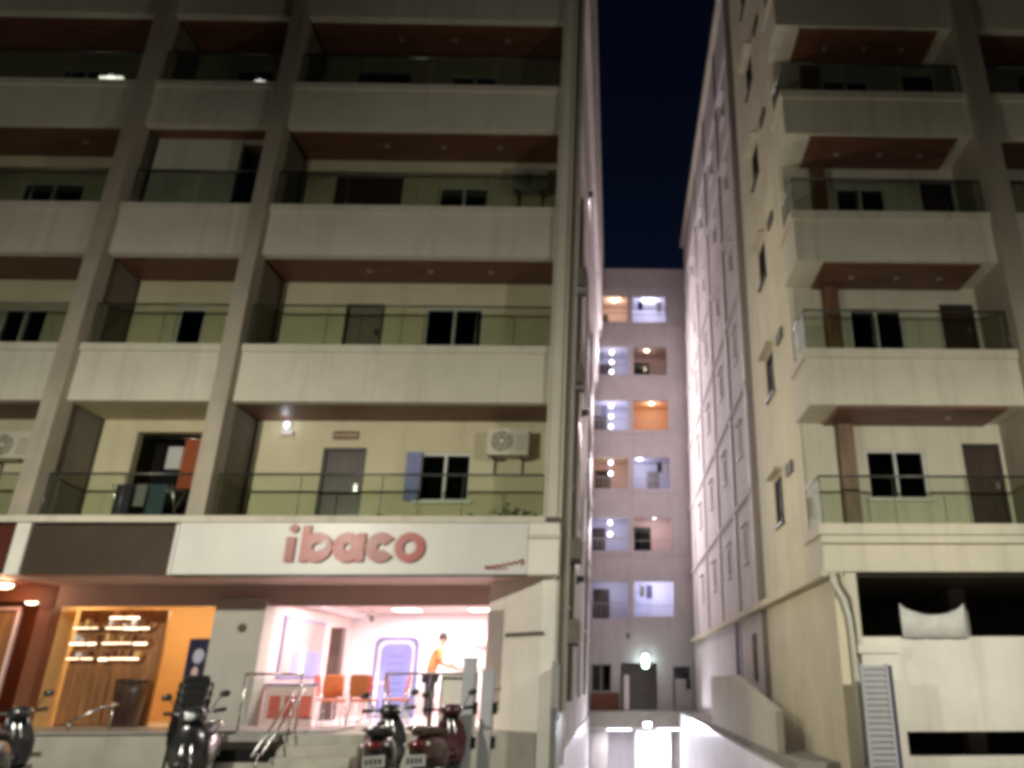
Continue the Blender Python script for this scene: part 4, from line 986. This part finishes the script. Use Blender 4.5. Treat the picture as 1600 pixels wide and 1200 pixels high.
MB().lathe([(0, -.03), (.035, -.03), (.04, 0)], (-2.58, 14.298, 1.4), 'y', 12).build('lock_knob', 'ac_dark', kb)

# gate posts and gate leaves at the alley mouth
for (x, lb, hgt) in ((-2.14, 'grey square gate post nearer the parked scooters', 1.78), (-1.86, 'shorter pale square gate post next to the corner wall', 1.6)):
    t = thing('gate_post', lb, 'gate post', (x, 12.1, .12), 'gate posts')
    box('shaft', 'gate_grey', t, x-.085, x+.085, 12.0, 12.17, .12, hgt)
    box('cap', 'gate_grey', t, x-.095, x+.095, 11.99, 12.18, hgt+.002, hgt+.04)
    for z in (.6, 1.05): box('hinge', 'black_plastic', t, x+.087, x+.15, 12.04, 12.12, z, z+.16)
def gate_leaf(label, x0, x1, y, z0, z1, n):
    t = thing('gate', label, 'gate', (x0, y, z0), 'gate leaves')
    box('stile', 'gate_grey', t, x0, x0+.05, y, y+.05, z0, z1); box('stile', 'gate_grey', t, x1-.05, x1, y, y+.05, z0, z1)
    h = (z1-z0)/n
    for i in range(n): box('slat', 'gate_grey', t, x0+.052, x1-.052, y+.008, y+.04, z0+i*h+h*.12, z0+i*h+h*.72)
    box('backing', 'rail_metal_grey', t, x0+.052, x1-.052, y+.042, y+.048, z0+.02, z1-.02)
    box('edge_seal', 'navy', t, x1+.002, x1+.06, y, y+.04, z0, z1-.02)
    return t
gate_leaf('pale grey slatted gate leaf standing open before the right hand pier', 4.02, 4.48, 13.3, .12, 1.74, 18)
g2 = thing('gate', 'plain grey sheet metal gate leaf folded against the left block corner', 'gate', (-1.05, 14, .1), 'gate leaves')
box('sheet', 'gate_grey', g2, -1.0, -.94, 13.2, 15.2, .15, 1.75); box('stile', 'rail_metal_grey', g2, -1.02, -.92, 13.14, 13.198, .1, 1.8); box('stile', 'rail_metal_grey', g2, -1.02, -.92, 15.202, 15.26, .1, 1.8)
box('latch', 'black_plastic', g2, -.938, -.9, 13.4, 13.55, .9, 1.0)
# banner
bn = MB(); n = 16; vs = []
for i in range(n+1):
    u = i/n; x = 5.02 + 1.16*u; top = 2.76 - .20*(1-(2*u-1)**2)**.8 ; y = 13.93 + .02*math.sin(i*1.3)
    vs += [(x, y, 2.18), (x, y+.01, (2.18+top)/2), (x, y, top)]
bn.add(vs, [(3*i, 3*i+3, 3*i+4, 3*i+1) for i in range(n)] + [(3*i+1, 3*i+4, 3*i+5, 3*i+2) for i in range(n)], True)
bo = bn.build('cloth_banner', 'white_cloth'); tag(bo, 'white cloth banner with a sagging top edge over the dark ground floor opening', 'banner')
sm = bo.modifiers.new('thick', 'SOLIDIFY'); sm.thickness = .006
# things in the alley
bxp = thing('meter_box', 'black box on a bent post at the end of the alley', 'box', (3.2, 38.5, .15))
MB().loft([(1.55, 3.1, 38.4, .38, .2, 5), (2.05, 3.1, 38.4, .42, .22, 5), (2.1, 3.1, 38.4, .38, .2, 5)], axis='z').build('box', 'black_plastic', bxp)
MB().tube([(2.75, 38.4, .16), (2.75, 38.4, 1.6)], .05, 8).build('post', 'black_plastic', bxp); box('arm', 'black_plastic', bxp, 3.3, 3.52, 38.3, 38.5, 1.1, 1.548)
cam2 = thing('security_camera', 'small dark camera on the wall above the entrance lamp', 'camera', (.9, 39.9, 3.4))
MB().loft([(39.7, .62, 3.55, .06, .06, 3), (39.95, .62, 3.6, .08, .08, 3)]).build('body', 'ac_dark', cam2); box('bracket', 'ac_dark', cam2, .6, .64, 39.94, 39.999, 3.4, 3.52)

# ------------------------------------------------------------------ scooters
def scooter(label, x, y, rz, body, seat, lean=0.):
    t = thing('scooter', label, 'scooter', (0, 0, 0), 'parked scooters')
    for yy, nm in ((.62, 'front_wheel'), (-.60, 'rear_wheel')):
        w = MB().lathe([(.15, -.045), (.20, -.05), (.235, -.035), (.25, 0), (.235, .035), (.20, .05), (.15, .045)], (0, yy, .25), 'x', 24).build('wheel', 'rubber', t)
        MB().lathe([(.0, -.03), (.05, -.045), (.06, -.03), (.14, -.02), (.155, -.035), (.155, .035), (.14, .02), (.06, .03), (.05, .045), (0, .03)], (0, yy, .25), 'x', 20).build('rim', 'chrome', w)
    MB().loft([(-.98, 0, .66, .05, .04, 2.5), (-.9, 0, .62, .12, .1, 2.5), (-.7, 0, .58, .18, .17, 2.6), (-.4, 0, .53, .19, .2, 2.8), (-.15, 0, .47, .16, .2, 2.8), (-.05, 0, .42, .13, .14, 2.8)]).build('rear_cowl', body, t)
    MB().loft([(-.92, 0, .78, .08, .03, 2.5), (-.8, 0, .80, .13, .055, 2.6), (-.5, 0, .79, .15, .06, 2.6), (-.25, 0, .75, .14, .055, 2.6), (-.08, 0, .74, .09, .04, 2.5)]).build('seat', seat, t)
    MB().tube([(-.13, -.62, .80), (-.15, -.9, .84), (-.09, -1.0, .86), (.09, -1.0, .86), (.15, -.9, .84), (.13, -.62, .80)], .016, 8).build('grab_rail', 'chrome', t)
    MB().loft([(-.05, 0, .30, .16, .03, 4), (.3, 0, .29, .17, .03, 4), (.42, 0, .33, .15, .04, 4)]).build('floorboard', 'black_plastic', t)
    MB().loft([(.30, .40, .0, .18, .02, 3), (.45, .42, .0, .22, .035, 3), (.7, .44, .0, .21, .045, 3), (.92, .38, .0, .14, .06, 3)], axis='z').build('leg_shield', body, t) if False else None
    sv = MB(); secs = [(.28, .36, .14), (.45, .40, .21), (.65, .42, .225), (.82, .41, .18), (.95, .37, .11)]
    vs = []; n = 10
    for (z, yc, hw) in secs:
        for k in range(n+1):
            u = -1 + 2*k/n; vs.append((hw*u, yc + .07*(1-u*u), z))
        for k in range(n, -1, -1):
            u = -1 + 2*k/n; vs.append((hw*u*.96, yc - .03 + .06*(1-u*u), z))
    m = 2*(n+1); fs = [(i*m+k, i*m+(k+1) % m, (i+1)*m+(k+1) % m, (i+1)*m+k) for i in range(len(secs)-1) for k in range(m)]
    fs += [tuple(range(m-1, -1, -1)), tuple((len(secs)-1)*m+k for k in range(m))]
    sv.add(vs, fs, True); sv.build('leg_shield', body, t)
    MB().loft([(.36, .0, .44, .05, .02, 2), (.45, 0, .50, .075, .05, 2.2), (.62, 0, .53, .085, .04, 2.2), (.82, 0, .46, .07, .025, 2.2)]).build('front_fender', body, t)
    for s_ in (-1, 1): MB().tube([(s_*.06, .62, .25), (s_*.06, .5, .55), (s_*.03, .40, .9)], .02, 6).build('fork', 'chrome', t)
    MB().loft([(.28, 0, 1.0, .08, .05, 2.4), (.36, 0, 1.01, .15, .08, 2.4), (.46, 0, 1.0, .14, .09, 2.4), (.52, 0, .98, .09, .06, 2.4)]).build('headlight_cowl', body, t)
    MB().loft([(.505, 0, .98, .08, .055, 2.2), (.535, 0, .975, .05, .035, 2.2)]).build('headlight', 'lamp_lens', t)
    MB().tube([(-.34, .22, 1.03), (-.2, .3, 1.02), (0, .36, 1.0), (.2, .3, 1.02), (.34, .22, 1.03)], .016, 8).build('handlebar', 'chrome', t)
    for s_ in (-1, 1):
        MB().tube([(s_*.22, .29, 1.02), (s_*.35, .215, 1.03)], .024, 8).build('grip', 'rubber', t)
        mi = MB().tube([(s_*.2, .3, 1.04), (s_*.25, .29, 1.14), (s_*.3, .26, 1.2)], .008, 6).build('mirror', 'black_plastic', t)
        MB().loft([(.255, s_*.33, 1.22, .05, .03, 2.2), (.275, s_*.33, 1.22, .065, .042, 2.2), (.30, s_*.33, 1.22, .035, .02, 2.2)]).build('mirror_head', 'black_plastic', mi)
        MB().lathe([(.001, 0), (.02, .0), (.028, -.02), (.02, -.045), (.001, -.05)], (s_*.14, -.93, .66), 'y', 10).build('indicator', 'lamp_lens', t)
    MB().loft([(-1.01, 0, .66, .07, .03, 3), (-.98, 0, .66, .1, .045, 3), (-.94, 0, .66, .1, .04, 3)]).build('tail_light', 'red_lens', t)
    MB().loft([(-.98, 0, .40, .05, .015, 3), (-.85, 0, .5, .08, .02, 3), (-.7, 0, .54, .08, .03, 3)]).build('rear_mudguard', 'black_plastic', t)
    pm = MB().box(-.13, .13, -1.0, -.992, .42, .55).build('number_plate', 'plate_white', t)
    for q in range(4): MB().box(-.10+.052*q, -.07+.052*q, -1.004, -1.001, .455, .515).build('plate_character', 'ink', pm)
    MB().tube([(.15, -.1, .26), (.18, -.35, .27), (.19, -.45, .3), (.19, -.85, .36)], [.02, .02, .045, .05], 10).build('exhaust', 'chrome', t)
    MB().box(-.1, .1, -.72, -.2, .22, .36).build('engine', 'ac_grey', t)
    MB().tube([(-.13, -.15, .25), (-.24, -.12, .0)], .012, 6).build('side_stand', 'chrome', t)
    t.location = (x, y, .12); t.rotation_euler = (0, R(lean), rz)
    return t
scooter('black scooter seen from behind with a white number plate, left of the maroon one', -2.98, 11.2, R(8), 'scooter_black', 'seat_black', -4)
scooter('dark maroon scooter with a brown seat next to the gate posts', -2.28, 11.3, R(-6), 'scooter_maroon', 'seat_brown', -3)
scooter('black scooter with chrome parts facing the street before the stacked chairs', -5.35, 11.0, R(196), 'scooter_black', 'seat_black', 4)
scooter('dark scooter cut off by the left edge of the photo', -7.75, 11.0, R(20), 'scooter_black', 'seat_black', -5)
